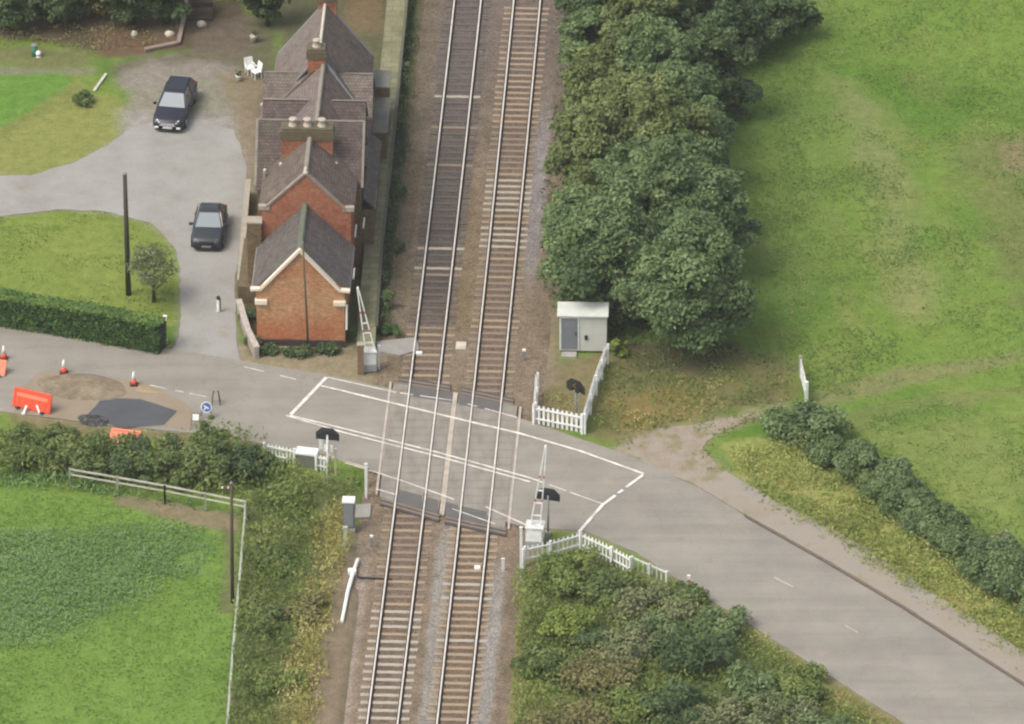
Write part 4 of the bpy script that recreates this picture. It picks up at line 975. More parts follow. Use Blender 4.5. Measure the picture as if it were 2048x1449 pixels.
MB().box((0, .25, .38), (1.05, .55, .8)).build('case', worn('mossy_grey_box', (.17, .17, .13), .7, .6, 2), t, bevel=.02); MB().box((0, .25, .84), (1.16, .66, .14)).build('lid', WHITE, t, bevel=.02)
def slab(label, px, py, wd, dp, h, mat, name='cover_slab', cat='cover', rz=0):
    b = P(px, py); t = thing(name, label, cat, (b.x, b.y, -.08), rz); MB().box((0, 0, h / 2 - .05), (wd, dp, h + .1)).build('slab', mat, t, bevel=.015); MB().box((0, 0, h + .005), (wd * .7, dp * .7, .02)).build('lid', mat, t); return t
slab('square pale cover lying between the two tracks', 922, 690, .55, .75, .06, STONE, rz=R(-3))
slab('small white box between the right hand rails', 955, 1136, .32, .3, .14, WHITE, 'track_box', 'track box')
slab('small white box beside the left hand rail by the platform ramp', 838, 706, .34, .26, .12, WHITE, 'track_box', 'track box')
slab('pale box at the near deck edge between the right rails', 946, 1046, .34, .4, .10, CONC, 'track_box', 'track box')
slab('pale cover in the pen beside the wig wag lights', 1136, 752, .55, .8, .04, STONE, rz=R(10))
t = thing('white_pipe', 'long white pipe lying on the ballast edge below the grey cabinet', 'pipe', (0, 0, 0))
pp = [P(716, 1122), P(706, 1150), P(696, 1185), P(684, 1247)]
for p in pp: p.z = .10
MB().tube(pp[:2], [.085, .10], 8).build('pipe_end', WHITE, t); MB().tube(pp[1:], [.11, .10, .09], 8).build('pipe_length', WHITE, t); MB().box(pp[1] + Vector((-.05, .1, .02)), (.42, .35, .28)).build('joint_collar', WHITE, t, bevel=.03)
MB().tube([pp[1] + Vector((.2, -.3, -.05)), pp[1] + Vector((2.0, -.45, -.1))], .05, 6).build('cable', BLACK, t)

# ------------------------------------------------------------------ cars
def loft(sts):
    """stations (y, half width, z low, z top, edge inset) -> closed body"""
    vs = []; fs = []; n = 10
    for y, hw, z0, z1, ins in sts:
        vs += [(-hw * .88, y, z0), (-hw, y, z0 + (z1 - z0) * .28), (-hw, y, z0 + (z1 - z0) * .68), (-hw + ins * .5, y, z1 - .03), (-hw + ins * 1.6, y, z1),
               (hw - ins * 1.6, y, z1), (hw - ins * .5, y, z1 - .03), (hw, y, z0 + (z1 - z0) * .68), (hw, y, z0 + (z1 - z0) * .28), (hw * .88, y, z0)]
    for i in range(len(sts) - 1):
        for k in range(n): fs.append((i * n + k, i * n + (k + 1) % n, (i + 1) * n + (k + 1) % n, (i + 1) * n + k))
    fs += [tuple(range(n)), tuple((len(sts) - 1) * n + k for k in range(n))[::-1]]
    return vs, fs
def car(label, px, py, ang, L, wd, h, paint, estate, lights):
    """px,py: ground under the middle of the front bumper; the car faces -y before turning by ang"""
    b = P(px, py); t = thing('parked_car', label, 'car', b, ang, None)
    hw = wd / 2; hood = L * .26; zb = .92
    st = [(.0, hw * .80, .22, .56, .06), (.10, hw * .91, .20, .70, .08), (.35, hw * .97, .19, .78, .10), (hood, hw, .19, .90, .12), (hood + .35, hw, .19, zb, .10), (L * .6, hw, .19, zb + .02, .10), (L - .5, hw * .98, .2, zb + .04, .10), (L - .12, hw * .93, .22, .90, .08), (L, hw * .84, .26, .78, .06)]
    v, f = loft(st); body = MB().add(v, f).build('body', paint, t, True)
    # greenhouse: pillars and roof
    y0, y1 = hood + .12, hood + .95; y2, y3 = (L - .55, L - .12) if estate else (L - .8, L - .16)
    bw, rw = hw * .90, hw * .66
    base = [Vector((-bw, y0, zb - .04)), Vector((bw, y0, zb - .04)), Vector((bw * .96, y3, zb)), Vector((-bw * .96, y3, zb))]
    roof = [Vector((-rw, y1, h - .05)), Vector((rw, y1, h - .05)), Vector((rw * .97, y2, h - .07)), Vector((-rw * .97, y2, h - .07))]
    MB().prism(base, roof).build('cabin', paint, t, bevel=.05)
    rf = [Vector((-rw * .98, y1 + .05, h - .045)), Vector((rw * .98, y1 + .05, h - .045)), Vector((rw * .95, y2 - .05, h - .065)), Vector((-rw * .95, y2 - .05, h - .065))]
    mid = [Vector((q.x * .8, y1 + .3 + (y2 - y1 - .6) * (q.y > (y1 + y2) / 2), h)) for q in rf]
    MB().prism(rf, mid).build('roof', paint, t, bevel=.02)
    def pane(name, q, off):
        a, b_, c, d = map(Vector, q); n = (b_ - a).cross(d - a).normalized(); cen = (a + b_ + c + d) / 4
        if n.dot(cen - Vector((0, (y0 + y3) / 2, zb))) < 0: n = -n
        q = [cen + (k - cen) * .9 + n * off for k in (a, b_, c, d)]
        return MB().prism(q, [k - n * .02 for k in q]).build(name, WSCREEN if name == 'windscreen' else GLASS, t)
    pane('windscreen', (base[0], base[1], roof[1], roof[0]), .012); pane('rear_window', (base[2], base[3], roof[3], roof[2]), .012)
    for s, (i0, i1) in ((-1, (0, 3)), (1, (1, 2))):
        A, B, Cc, Dd = base[i0], base[i1], roof[i1], roof[i0]
        for k in range(2):
            l0, l1 = k * .5 + .03, k * .5 + .47
            pane('side_window', (A.lerp(B, l0), A.lerp(B, l1), Dd.lerp(Cc, l1), Dd.lerp(Cc, l0)), .012)
        m_ = MB().box((s * (hw + .09), y0 + .28, zb + .04), (.2, .13, .14)).build('mirror', paint, t, bevel=.02)
    for y in (L * .185, L * .80):
        for s in (-1, 1):
            wh = MB().lathe((0, 0, 0), [(.20, -.1), (.30, -.1), (.325, -.06), (.325, .06), (.30, .1), (.20, .1)], 20).build('wheel', TYRE, t, True); wh.matrix_local = Matrix.Translation((s * (hw - .09), y, .325)) @ Matrix.Rotation(R(90), 4, 'Y')
            MB().lathe((0, 0, 0), [(.05, -.105), (.21, -.104), (.21, .104), (.05, .105)], 12).build('rim', CHROME, wh)
            MB().lathe((0, 0, 0), [(.36, -.02), (.37, .0), (.36, .02)], 20).build('wheel_arch', TRIM, t).matrix_local = Matrix.Translation((s * (hw - .012), y, .34)) @ Matrix.Rotation(R(90), 4, 'Y')
    for s in (-1, 1):
        MB().prism([Vector((s * hw * .50, .015, .60)), Vector((s * hw * .86, .09, .60)), Vector((s * hw * .92, .36, .755)), Vector((s * hw * .60, .13, .735))], [Vector((s * hw * .50, .10, .55)), Vector((s * hw * .84, .16, .55)), Vector((s * hw * .88, .4, .70)), Vector((s * hw * .60, .22, .68))]).build('headlight', LENS if lights else STEELGREY, t)
        MB().box((s * hw * .68, -.005, .36), (.22, .06, .1)).build('fog_lamp', LENS if lights else TRIM, t)
        MB().box((s * hw * .80, L - .03, .72), (.2, .08, .26)).build('tail_light', RED, t)
        for yy in (hood + .30, L * .62): MB().box((s * (hw + .004), yy + .45, .78), (.03, .16, .035)).build('door_handle', CHROME if lights else TRIM, t)
    MB().box((0, .0, .55), (hw * .9, .07, .13)).box((0, -.005, .48), (hw * 1.0, .08, .025)).build('grille', CHROME if lights else TRIM, t)
    MB().box((0, -.03, .36), (.52, .03, .12)).build('number_plate', WHITE2 if lights else STEELGREY, t); MB().box((0, -.0, .25), (hw * 1.5, .1, .12)).build('bumper_lip', TRIM, t)
    return t
car('shiny navy estate car with bright headlights parked at the lawn corner', 335, 267, R(-9), 4.6, 1.80, 1.47, NAVY, True, True)
car('dark grey hatchback parked on the gravel near the brown yard wall', 413, 505, R(-3.5), 3.75, 1.74, 1.46, GREYCAR, False, False)

# ------------------------------------------------------------------ roadworks
def cone():
    t = thing('traffic_cone', '', 'traffic cone', (0, 0, 0), 0, 'cones round the roadworks')
    MB().box((0, 0, .03), (.42, .42, .06)).build('base', TYRE, t, bevel=.01)
    MB().lathe((0, 0, .06), [(.17, 0), (.15, .14), (.125, .28)], 14).build('cone', ORANGE, t, True)
    MB().lathe((0, 0, .06), [(.128, .28), (.085, .56), (.05, .72), (.02, .74)], 14).build('sleeve', WHITE, t, True)
    return t
c0 = cone()
for i, (px, py, lb) in enumerate(((268, 770, 'white sleeved cone nearest the dark asphalt patch'), (128, 746, 'middle white sleeved cone beyond the spoil heap'), (8, 718, 'white sleeved cone at the edge of the picture by the pink barrier'))):
    c = c0 if i == 0 else copy_tree(c0); b = P(px, py, .032); c.location = b; c['label'] = lb
def plastic_barrier(label, px, py, rz, tilt, mat, L=2.0, h=1.0, z=0.03):
    b = P(px, py); t = thing('plastic_barrier', label, 'barrier', (b.x, b.y, z), rz, 'plastic roadworks barriers'); t.rotation_euler = (tilt, 0, rz)
    fr = MB()
    for zz in (.09, h - .06): fr.box((0, 0, zz), (L, .1, .12))
    for s in (-1, 1): fr.box((s * (L / 2 - .06), 0, h / 2), (.12, .11, h - .1))
    fr.build('frame', mat, t, bevel=.01)
    MB().box((0, 0, h * .5), (L - .22, .05, h - .28)).build('infill_panel', mat, t)
    for k in range(5): MB().box((-L / 2 + .35 + k * (L - .7) / 4, -.035, h * .5), (.07, .03, h - .3)).build('rib', mat, t)
    MB().box((0, -.045, h * .68), (L - .4, .02, .2)).build('reflective_board', PINKOR, t)
    for s in (-1, 1): MB().box((s * L * .32, 0, .03), (.16, .6, .07)).build('foot', TYRE, t)
    return t
plastic_barrier('bright orange barrier leaning back against the spoil heap', 62, 822, R(-24), R(-20), ORANGE, 2.2, 1.05)
plastic_barrier('faded pink orange barrier fallen beside the asphalt patch', 246, 892, R(-12), R(-62), PINKOR, 1.6, .95)
plastic_barrier('pale pink barrier at the very edge of the picture', -22, 752, R(-12), R(-40), PINKOR, 1.7, .9)
for lb, px in (('white sandbag strut left under the orange barrier', 54), ('white sandbag strut right under the orange barrier', 74)):
    b = P(px, 822); t = thing('barrier_strut', lb, 'strut', (b.x, b.y, 0)); s = 1 if px > 60 else -1
    MB().tube([(s * .16, -.35, .06), (0, -.05, .36)], .06, 8).build('strut', WHITE, t); MB().box((s * .18, -.38, .05), (.2, .16, .09)).build('foot', WHITE2, t)
PATCH = surf('fresh_asphalt', [(.3, (.062, .064, .068)), (.6, (.078, .08, .084)), (.8, (.085, .085, .085))], .7, 50)
sheet('asphalt_patch', W([(206, 797), (282, 800), (355, 824), (328, 852), (250, 858), (168, 838)]), .042, PATCH, 'dark new asphalt patch in the road beside the roadworks', .04, cat='asphalt patch')
mounds = surf('spoil', [(.3, (.125, .10, .065)), (.5, (.18, .145, .095)), (.7, (.24, .20, .14))], 1.6, 9)
def heap(name, label, px, py, rx, ry, h, mat, rz=0, cat='spoil heap', n=26):
    b = P(px, py); t = thing(name, label, cat, (b.x, b.y, .0), rz); vs = []; fs = []
    for i in range(n):
        for j in range(n):
            u, v = i / (n - 1) * 2 - 1, j / (n - 1) * 2 - 1; r = math.hypot(u, v)
            nz = float(fbm(np.array([u * 2 + px]), np.array([v * 2 + py]), .7, 5, 3)[0])
            vs.append((u * rx, v * ry, max(0, 1 - r * r) * h * (.1 + 1.8 * nz) - .03 + .05 * (r < .62 + .75 * nz) - .03))
    for i in range(n - 1):
        for j in range(n - 1): fs.append((i * n + j, (i + 1) * n + j, (i + 1) * n + j + 1, i * n + j + 1))
    MB().add(vs, fs).build('mound', mat, t, True); return t
heap('spoil_heap', 'low brown earth heap between the cones and the orange barrier', 165, 776, 2.7, 1.5, .22, mounds, R(-12))
heap('sand_spill', 'thin sandy spill along the edge of the roadworks', 290, 782, 1.7, .7, .06, surf('sand', [(.3, (.25, .18, .10)), (.6, (.30, .225, .135)), (.8, (.28, .22, .15))], 1, 20), R(-14), 'sand')
heap('broken_asphalt', 'small dark heap of broken asphalt left of the new patch', 186, 842, .95, .55, .3, surf('black_rubble', [(.3, (.02, .02, .02)), (.5, (.05, .05, .05)), (.7, (.12, .12, .115))], 5, 9), R(-20), 'rubble')
sheet('worn_ground', W([(30, 790), (80, 745), (130, 742), (300, 770), (360, 800), (400, 830), (380, 860), (200, 850), (90, 836), (30, 826)]), .037, surf('trodden_road', [(.3, (.20, .165, .115)), (.6, (.235, .19, .135)), (.8, (.24, .21, .17))], .7, 25), 'dusty trodden strip of road inside the roadworks', .15, cat='worn ground')
def road_sign(label, px, py, face, ring, rz, round_=True, arrow=False):
    b = P(px, py); t = thing('roadworks_sign', label, 'road sign', b, rz, 'folding signs by the asphalt patch')
    fr = MB()
    for s in (-1, 1): fr.bar((s * .3, -.12, 0), (s * .22, .0, .5), .04, .04); fr.bar((s * .3, .3, 0), (s * .22, .02, .6), .04, .04)
    fr.build('stand', STEELGREY, t)
    n = 20 if round_ else 4; q = [Vector((.29 * math.cos(2 * math.pi * k / n + .785), 0, .29 * math.sin(2 * math.pi * k / n + .785))) for k in range(n)]
    up = Matrix.Rotation(R(-25), 3, 'X'); off = Vector((0, -.02, .72))
    MB().prism([up @ p + off for p in q], [up @ (p + Vector((0, .03, 0))) + off for p in q]).build('sign_plate', ring, t)
    MB().prism([up @ (p * .84 + Vector((0, -.012, 0))) + off for p in q], [up @ (p * .84 + Vector((0, -.004, 0))) + off for p in q]).build('sign_face', face, t)
    if arrow:
        M = up @ Matrix.Rotation(R(35), 3, 'Y')
        MB().box(off + up @ Vector((0, -.024, 0)), (.3, .012, .07), M).box(off + up @ Vector((-.08, -.024, -.08)), (.07, .012, .16), M).build('arrow', WHITE, t)
    return t
road_sign('round blue arrow sign on a folding stand above the hedge', 413, 838, BLUE, WHITE, R(8), True, True)
road_sign('black and white board on a folding stand at the hedge foot', 392, 858, WHITE, BLACK, R(-6), False)
b = P(432, 812); t = thing('folded_stand', 'bare brown metal stand behind the round blue sign', 'stand', b)
for s in (-1, 1): MB().bar((s * .22, 0, 0), (s * .12, .1, .85), .05, .05).build('leg', WOOD, t); MB().bar((s * .22, .4, 0), (s * .12, .1, .85), .05, .05).build('leg', WOOD, t)
MB().bar((-.14, .1, .82), (.14, .1, .82), .05, .05).build('top_bar', STEELGREY, t)

# ------------------------------------------------------------------ garden odds and ends, field gate
b = P(1612, 803); t = thing('field_gate', 'white five bar gate seen nearly end on beside the round bush', 'gate', b, R(95.5))
for i in range(5): MB().box((1.15, 0, .2 + i * .22), (2.3, .05, .085)).build('bar', WHITE2, t)
MB().bar((.05, 0, .2), (2.2, 0, 1.08), .045, .08).build('brace', WHITE2, t)
for x in (0, 2.3): MB().box((x, 0, .62), (.09, .08, 1.1)).build('stile', WHITE, t)
MB().box((-.16, 0, .6), (.16, .16, 1.4)).build('gate_post', WHITE, t); MB().box((2.5, 0, .6), (.16, .16, 1.4)).build('gate_post', PALEWOOD, t)
def chair(label, px, py, rz):
    b = P(px, py); t = thing('garden_chair', label, 'garden chair', b, rz)
    MB().box((0, 0, .42), (.5, .48, .05)).build('seat', WHITE, t, bevel=.01); MB().box((0, .24, .68), (.5, .05, .5), Matrix.Rotation(R(-10), 3, 'X')).build('backrest', WHITE, t, bevel=.01)
    for x in (-.2, .2):
        for y in (-.2, .2): MB().box((x, y, .2), (.05, .05, .42)).build('leg', WHITE, t)
        MB().box((x * 1.2, 0, .62), (.05, .42, .04)).build('armrest', WHITE, t)
chair('white garden chair by the back corner of the house', 500, 148, R(20)); chair('white garden chair nearer the roof end, one turned away', 513, 156, R(-60))
def planter(label, px, py, r, h, mat, name='planter', fol=None):
    b = P(px, py); t = thing(name, label, 'planter', b); MB().lathe((0, 0, 0), [(r * .75, 0), (r, h * .9), (r * 1.08, h), (r * .8, h), (r * .7, h * .8)], 12).build('pot', mat, t, True)
    if fol: leaf_mesh('foliage', *crown(h * .7, h + r * 2, r * 1.5, 6, 220, .07), fol, t)
planter('small white pot on the weedy yard left of the chairs', 477, 162, .16, .35, WHITE, fol=L_BRAM)
planter('pale round pot on the back yard near the dark tree', 507, 84, .2, .4, STONE, fol=L_DARK)
b = P(69, 113); t = thing('water_butt', 'little green water butt on the far lawn', 'water butt', b); MB().lathe((0, 0, 0), [(.16, 0), (.19, .35), (.17, .7)], 12).build('barrel', GREENPL, t, True); MB().lathe((0, 0, .7), [(.18, 0), (.18, .04), (.05, .08)], 12).build('lid', STEELGREY, t)
b = P(77, 115); t = thing('garden_ball', 'white stone ball beside the green water butt', 'garden ornament', b); MB().lathe((0, 0, 0), [(.12, 0), (.12, .06), (.05, .09), (.13, .15), (.17, .26), (.13, .37), (.04, .42)], 12).build('ball', WHITE, t, True); MB().box((0, 0, .02), (.28, .28, .06)).build('base', STONE, t)
b = P(189, 182); t = thing('garden_plank', 'pale plank lying at the corner of the far lawn', 'plank', (0, 0, 0)); MB().bar(P(188, 182, .07), P(212, 148, .07), .16, .06).build('board', PALEW, t)
wall('bed_edging', 'low pinkish edging along the brown flower bed', [(290, 104), (330, 96), (357, 90), (366, 50), (372, 10), (372, -30)], .14, .16, worn('pink_edging', (.22, .165, .135), .6, .7), worn('pink_edging_top', (.26, .20, .165), .6, .7), 'edging')
b = P(402, 40); t = thing('garden_steps', 'dark timber steps at the top of the back yard', 'steps', b)
for i in range(4): MB().box((0, .35 * i, .1 + .16 * i), (1.3, .36, .2 + .3 * i)).build('step', WOOD if i % 2 else DIRTY, t)
for lb, px, py, r in (('pale boulder in the flower bed by the edging corner', 338, 72, .3), ('pale stone on the brown bed right of the edging', 402, 52, .28), ('pale stone at the left of the brown bed', 268, 72, .22)):
    b = P(px, py); t = thing('garden_stone', lb, 'stone', b); v = MB().lathe((0, 0, 0), [(r * .9, -.05), (r, .1), (r * .7, .26), (r * .2, .32)], 9); v.v = [(x * (1 + .3 * math.sin(3 * x + 5 * y)), y * .7, z) for x, y, z in v.v]; v.build('rock', STONE, t, True)

# ------------------------------------------------------------------ trees
T = tree
T('big dark ash at the near right end of the tree belt', 1385, 700, 8.3, 3.4, L_TREE, nleaf=15000, nl=60, size=.17)
T('leafy green tree overhanging the white cabin', 1210, 645, 7.6, 2.9, L_TREE, nleaf=12000, nl=50)
T('spreading tree leaning towards the right hand rails', 1160, 560, 6.0, 2.35, L_TREE, nleaf=8000, nl=40)
T('broad mid green tree in the middle of the belt', 1330, 560, 8.2, 3.1, L_TREE, nleaf=12000, nl=50)
T('right edge tree standing over the pasture', 1420, 540, 6.6, 2.2, L_TREE, nleaf=7000, nl=34)
T('olive tree beside the rails halfway up the belt', 1190, 430, 6.8, 2.4, L_OLIVE, nleaf=8000, nl=38)
T('tall olive tree behind the broad mid green one', 1320, 420, 8.0, 2.7, L_OLIVE, nleaf=9000, nl=40)
T('dark narrow tree at the pasture edge of the belt', 1410, 390, 6.0, 1.9, L_TREE, nleaf=6000, nl=30)
T('pale olive tree close to the right rails', 1185, 300, 6.2, 2.1, L_OLIVE, nleaf=7000, nl=34)
T('rounded green tree behind the pale olive one', 1310, 270, 7.6, 2.6, L_TREE, nleaf=9000, nl=40)
T('blue green dark tree by the field notch', 1425, 235, 6.2, 2.2, L_DARK, nleaf=8000, nl=34)
T('yellowish crowned tree in the upper belt', 1270, 160, 7.0, 2.5, L_OLIVE, nleaf=8000, nl=36)
T('small green tree at the upper rail side', 1170, 170, 5.0, 1.7, L_TREE, nleaf=5000, nl=28)
T('dark green tree at the top of the belt by the rails', 1175, 70, 6.2, 1.9, L_DARK, nleaf=6000, nl=30)
T('dark tree with wide crown near the top right of the belt', 1400, 130, 6.5, 2.6, L_DARK, nleaf=8000, nl=36)
T('dark low tree spreading into the pasture at the top', 1500, 105, 4.0, 2.3, L_DARK, nleaf=6000, nl=30, h0=.05)
T('dark bushy tree furthest into the pasture at the top edge', 1570, 70, 3.2, 1.7, L_DARK, nleaf=4500, nl=26, h0=.05)
T('grey green tree at the top edge of the belt', 1290, 40, 6.5, 2.6, L_TREE, nleaf=7000, nl=32)
T('dark tree at the very top between belt and pasture', 1430, 20, 5.5, 2.6, L_DARK, nleaf=7000, nl=32)
T('mid height green tree filling the gap below the tall olive one', 1265, 500, 6.8, 2.5, L_TREE, nleaf=7000, nl=34, ex=1.2)
T('broad shouldered olive tree in the inner belt', 1255, 365, 6.6, 2.4, L_OLIVE, nleaf=7000, nl=34, ey=1.25)
T('green tree between the two pasture edge trees', 1375, 470, 6.6, 2.3, L_TREE, nleaf=7000, nl=34, ex=1.15)
T('grey green tree behind the dark narrow one', 1365, 320, 6.6, 2.2, L_TREE, nleaf=6500, nl=32, ey=1.2)
T('mixed green tree in the upper middle of the belt', 1235, 235, 6.2, 2.2, L_OLIVE, nleaf=6500, nl=32, ex=1.2)
T('low leafy tree behind the white cabin and the ash', 1290, 640, 6.0, 2.3, L_DARK, nleaf=7000, nl=34)
# dark trees of the station garden
gg = 'dark trees at the top of the garden'
for lb, px, py, h, r, mt in (('dark laurel at the top left corner', 20, 50, 4, 1.9, L_DARK), ('dark bushy laurel right of the corner one', 120, 40, 4, 2.0, L_DARK), ('brownish shrub between two dark laurels', 185, 34, 3.5, 1.4, L_BROWN),
                            ('wide dark evergreen behind the flower bed', 265, 48, 5, 1.9, L_DARK), ('dark evergreen beside the bed edging', 335, 44, 5, 1.6, L_DARK), ('very dark conifer left of the top roof', 535, 52, 5, 1.2, L_DARK), ('dark tree behind the timber steps', 465, -10, 5, 1.5, L_DARK), ('dark tree behind the last chimney', 610, -45, 6, 2.0, L_DARK), ('olive tree behind the last gable by the platform', 730, -30, 5, 2.0, L_OLIVE)):
    T(lb, px, py, h, r, mt, 'tree', 'garden_tree', .03, 5000, .14, 28, gg)
T('thin leafed young tree on the lawn corner by the driveway', 307, 604, 3.7, 1.35, L_SILV, 'tree', 'young_tree', .25, 1500, .085, 34, None)
bush('rounded shrub on the yellow lawn by the far driveway', 168, 205, .8, .75, L_BRAM, name='lawn_shrub', nleaf=900, size=.08)
# hedges
def hedge(label, pts, wd, h, mat, boxy, dens, size, name='hedge', cat='hedge'):
    t = thing(name, label, cat, (0, 0, 0)); w_ = [P(*p) for p in pts]
    mb = MB()
    for a, b in zip(w_, w_[1:]):
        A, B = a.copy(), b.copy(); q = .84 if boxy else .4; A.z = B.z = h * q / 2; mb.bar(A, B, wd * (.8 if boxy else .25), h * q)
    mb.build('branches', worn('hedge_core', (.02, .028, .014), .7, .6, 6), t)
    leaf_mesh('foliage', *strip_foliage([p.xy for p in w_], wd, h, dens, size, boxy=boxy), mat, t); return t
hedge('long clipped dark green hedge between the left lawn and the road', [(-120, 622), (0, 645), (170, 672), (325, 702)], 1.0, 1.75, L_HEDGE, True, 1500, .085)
hedge('dark field hedge running down the pasture side of the verge', [(1650, 915), (1740, 965), (1830, 1040), (1930, 1120), (2060, 1210), (2140, 1270)], 2.6, 1.6, L_TREE, False, 5200, .09, 'field_hedge')
bush('big rounded dark bush at the head of the field hedge', 1625, 880, 1.9, 1.75, L_TREE, nleaf=5500, size=.11, nl=30, ex=1.1)
bush('greyish bramble clump behind the round bush', 1755, 960, 1.3, 1.5, L_GREY, name='bramble_clump', nleaf=2600, size=.09, ex=1.3)
bush('leafy dark clump where the field hedge leaves the picture', 1990, 1150, 1.7, 1.9, L_TREE, nleaf=4200, size=.12, nl=26)
bush('pale speckled bramble at the foot of the field hedge', 1985, 1100, 1.0, 1.0, L_SILV, name='bramble_clump', nleaf=1500, size=.08)
br = [('olive bramble at the left edge below the orange barrier', 25, 915, 1.2, 1.6, L_BRAM), ('dark bramble left of the fallen pink barrier', 110, 925, 1.4, 1.5, L_BRAM), ('thick bramble in front of the fallen pink barrier', 200, 940, 1.5, 1.6, L_BRAM),
      ('dark bramble in the middle of the roadside hedge', 285, 950, 1.6, 1.6, L_DARK), ('tall bramble below the asphalt patch', 350, 955, 1.8, 1.5, L_BRAM), ('bushy bramble under the round blue sign', 420, 955, 1.9, 1.5, L_BRAM), ('dark bramble beside the sunken picket fence', 480, 955, 1.4, 1.3, L_DARK), ('small dark bush swallowing the picket fence end', 520, 938, 1.0, .8, L_DARK), ('green elder shoot standing above the hedge near the signs', 425, 905, 1.9, .7, L_BRAM)]
for lb, px, py, h, r, mt in br: bush(lb, px, py, h * 1.2, r, mt, 'bush', 'bramble_bush', 3600, .10, 24, 'brambles along the roadside', ex=1.3, ey=1.25)
sh = [('fresh green shrub behind the weedy picket corner', 1130, 1165, 1.1, 1.6, L_ROUGH), ('lime green bush in the lower scrub', 1140, 1275, 1.3, 1.35, L_LIME), ('grey brown thicket right of the lime bush', 1300, 1240, 1.1, 1.7, L_GREY), ('dark green bush in the middle of the scrub', 1395, 1335, 1.6, 1.6, L_DARK),
      ('olive brown thicket below the lime bush', 1200, 1385, 1.3, 1.8, L_BROWN), ('silvery thicket between lime and dark bushes', 1255, 1320, 1.2, 1.4, L_GREY), ('brown thicket at the bottom edge of the scrub', 1140, 1470, 1.2, 1.7, L_BROWN), ('dark leafy bush near the bottom edge', 1340, 1440, 1.6, 1.7, L_DARK), ('speckled green bush along the roadside scrub', 1500, 1400, 1.3, 1.6, L_TREE),
      ('pale speckled bush above the bottom road corner', 1560, 1470, 1.3, 1.7, L_SILV), ('green bush at the bottom by the road', 1680, 1500, 1.2, 1.6, L_TREE), ('leafy green bush filling the middle of the scrub', 1310, 1290, 1.0, 1.6, L_TREE), ('tangled olive bush on the left slope of the scrub', 1090, 1340, .9, 1.3, L_BRAM), ('mixed green bush behind the roadside pickets', 1225, 1190, .9, 1.4, L_BRAM), ('bramble bush along the dry road fringe', 1380, 1215, .8, 1.1, L_BRAM), ('wide green bush low in the scrub by the road', 1590, 1400, 1.0, 1.4, L_ROUGH), ('green bush between the two bottom dark bushes', 1260, 1440, 1.2, 1.5, L_ROUGH), ('small dark bush at the lower left of the scrub', 1185, 1300, 1.0, .9, L_DARK), ('greenish thicket near the fence foot of the scrub', 1440, 1270, 1.1, 1.2, L_TREE), ('grey bush centre bottom of the scrub', 1450, 1475, 1.3, 1.5, L_GREY)]
for lb, px, py, h, r, mt in sh: bush(lb, px, py, h * 1.25, r * 1.05, mt, 'bush', 'scrub_bush', 3600, .10, 26, 'scrub below the crossing', ex=1.25, ey=1.2)
sb = [('dark green bank shrub at the top near the white rail', 575, 1010, .8, 1.3, L_ROUGH), ('olive bank shrub beside the field fence', 540, 1120, .9, 1.4, L_BRAM), ('brownish bank shrub near the dry grass', 615, 1225, .8, 1.2, L_BROWN), ('dark bank shrub halfway down the field fence', 525, 1250, .9, 1.3, L_BRAM), ('olive bank shrub near the bottom of the bank', 555, 1370, .8, 1.4, L_ROUGH)]
for lb, px, py, h, r, mt in sb: bush(lb, px, py, h, r, mt, 'bush', 'bank_shrub', 1800, .10, 16, 'shrubs on the railway bank')
pb = [('leafy green shrub on the ballast side of the platform', 772, 612, 1.1, .6, L_TREE), ('small shrub at the foot of the platform ramp', 780, 668, .6, .5, L_HEDGE), ('dark ivy clump low on the platform edge', 790, 500, .7, .5, L_DARK), ('dark ivy clump further up the platform edge', 797, 390, .7, .45, L_DARK)]
for lb, px, py, h, r, mt in pb: bush(lb, px, py, h, r, mt, 'bush', 'platform_shrub', 900, .08, 10, 'shrubs along the platform')
fb_ = [('dark shrub between the low wall and the front gable', 497, 640, .8, .5, L_DARK), ('grey green shrub at the front corner of the low wall', 506, 690, .7, .45, L_SILV), ('black green plant under the left of the front gable', 548, 706, .5, .75, L_DARK), ('black green plant under the middle of the front gable', 602, 707, .5, .8, L_DARK), ('dark plant under the right of the front gable', 656, 706, .5, .75, L_DARK), ('yellow green sapling beside the white cabin', 1238, 712, 1.3, .55, L_LIME), ('dark shrub in the gap between house and barrier', 700, 680, .9, .4, L_DARK)]
for lb, px, py, h, r, mt in fb_: bush(lb, px, py, h, r, mt, 'bush', 'wall_shrub', 1100, .08, 12, None, ey=.75)

# ------------------------------------------------------------------ ground cover nobody could count
field_l = W([(-200, 985), (0, 985), (250, 1010), (478, 1050), (465, 1449), (450, 1560), (-200, 1560)])
nett = [W([(-200, 1080), (40, 1060), (250, 1090), (330, 1140), (290, 1190), (180, 1240), (60, 1290), (-200, 1300)]), W([(180, 1060), (360, 1050), (430, 1100), (380, 1160), (300, 1150)])]
dirt = [W([(220, 985), (330, 1003), (478, 1034), (478, 1068), (380, 1050), (300, 1030), (225, 1005)]), W([(448, 1060), (478, 1050), (466, 1240), (442, 1240)])]
cover('grass', 'bright green field grass at the lower left', 'grass', field_l, 60, .09, .075, L_GRASS, 101, thr=.30, psc=2.6, up=1.6, holes=dirt)
cover('nettles', 'grey green nettle bed in the lower left field', 'nettles', nett[0], 150, .22, .09, L_NETT, 105, thr=.12, psc=2, up=2.0, soft=.9, tv=.10)
cover('nettles', 'smaller grey green nettle patch near the field corner', 'nettles', nett[1], 120, .2, .09, L_NETT, 106, thr=.2, psc=1.5, up=1.6, soft=.5, tv=.1)
cover('grass', 'rank dark grass along the foot of the two rail fence', 'grass', W([(-200, 930), (100, 955), (330, 1000), (490, 1036), (480, 1040), (300, 1002), (0, 975), (-200, 970)]), 110, .4, .11, L_NETT, 107, thr=.25)
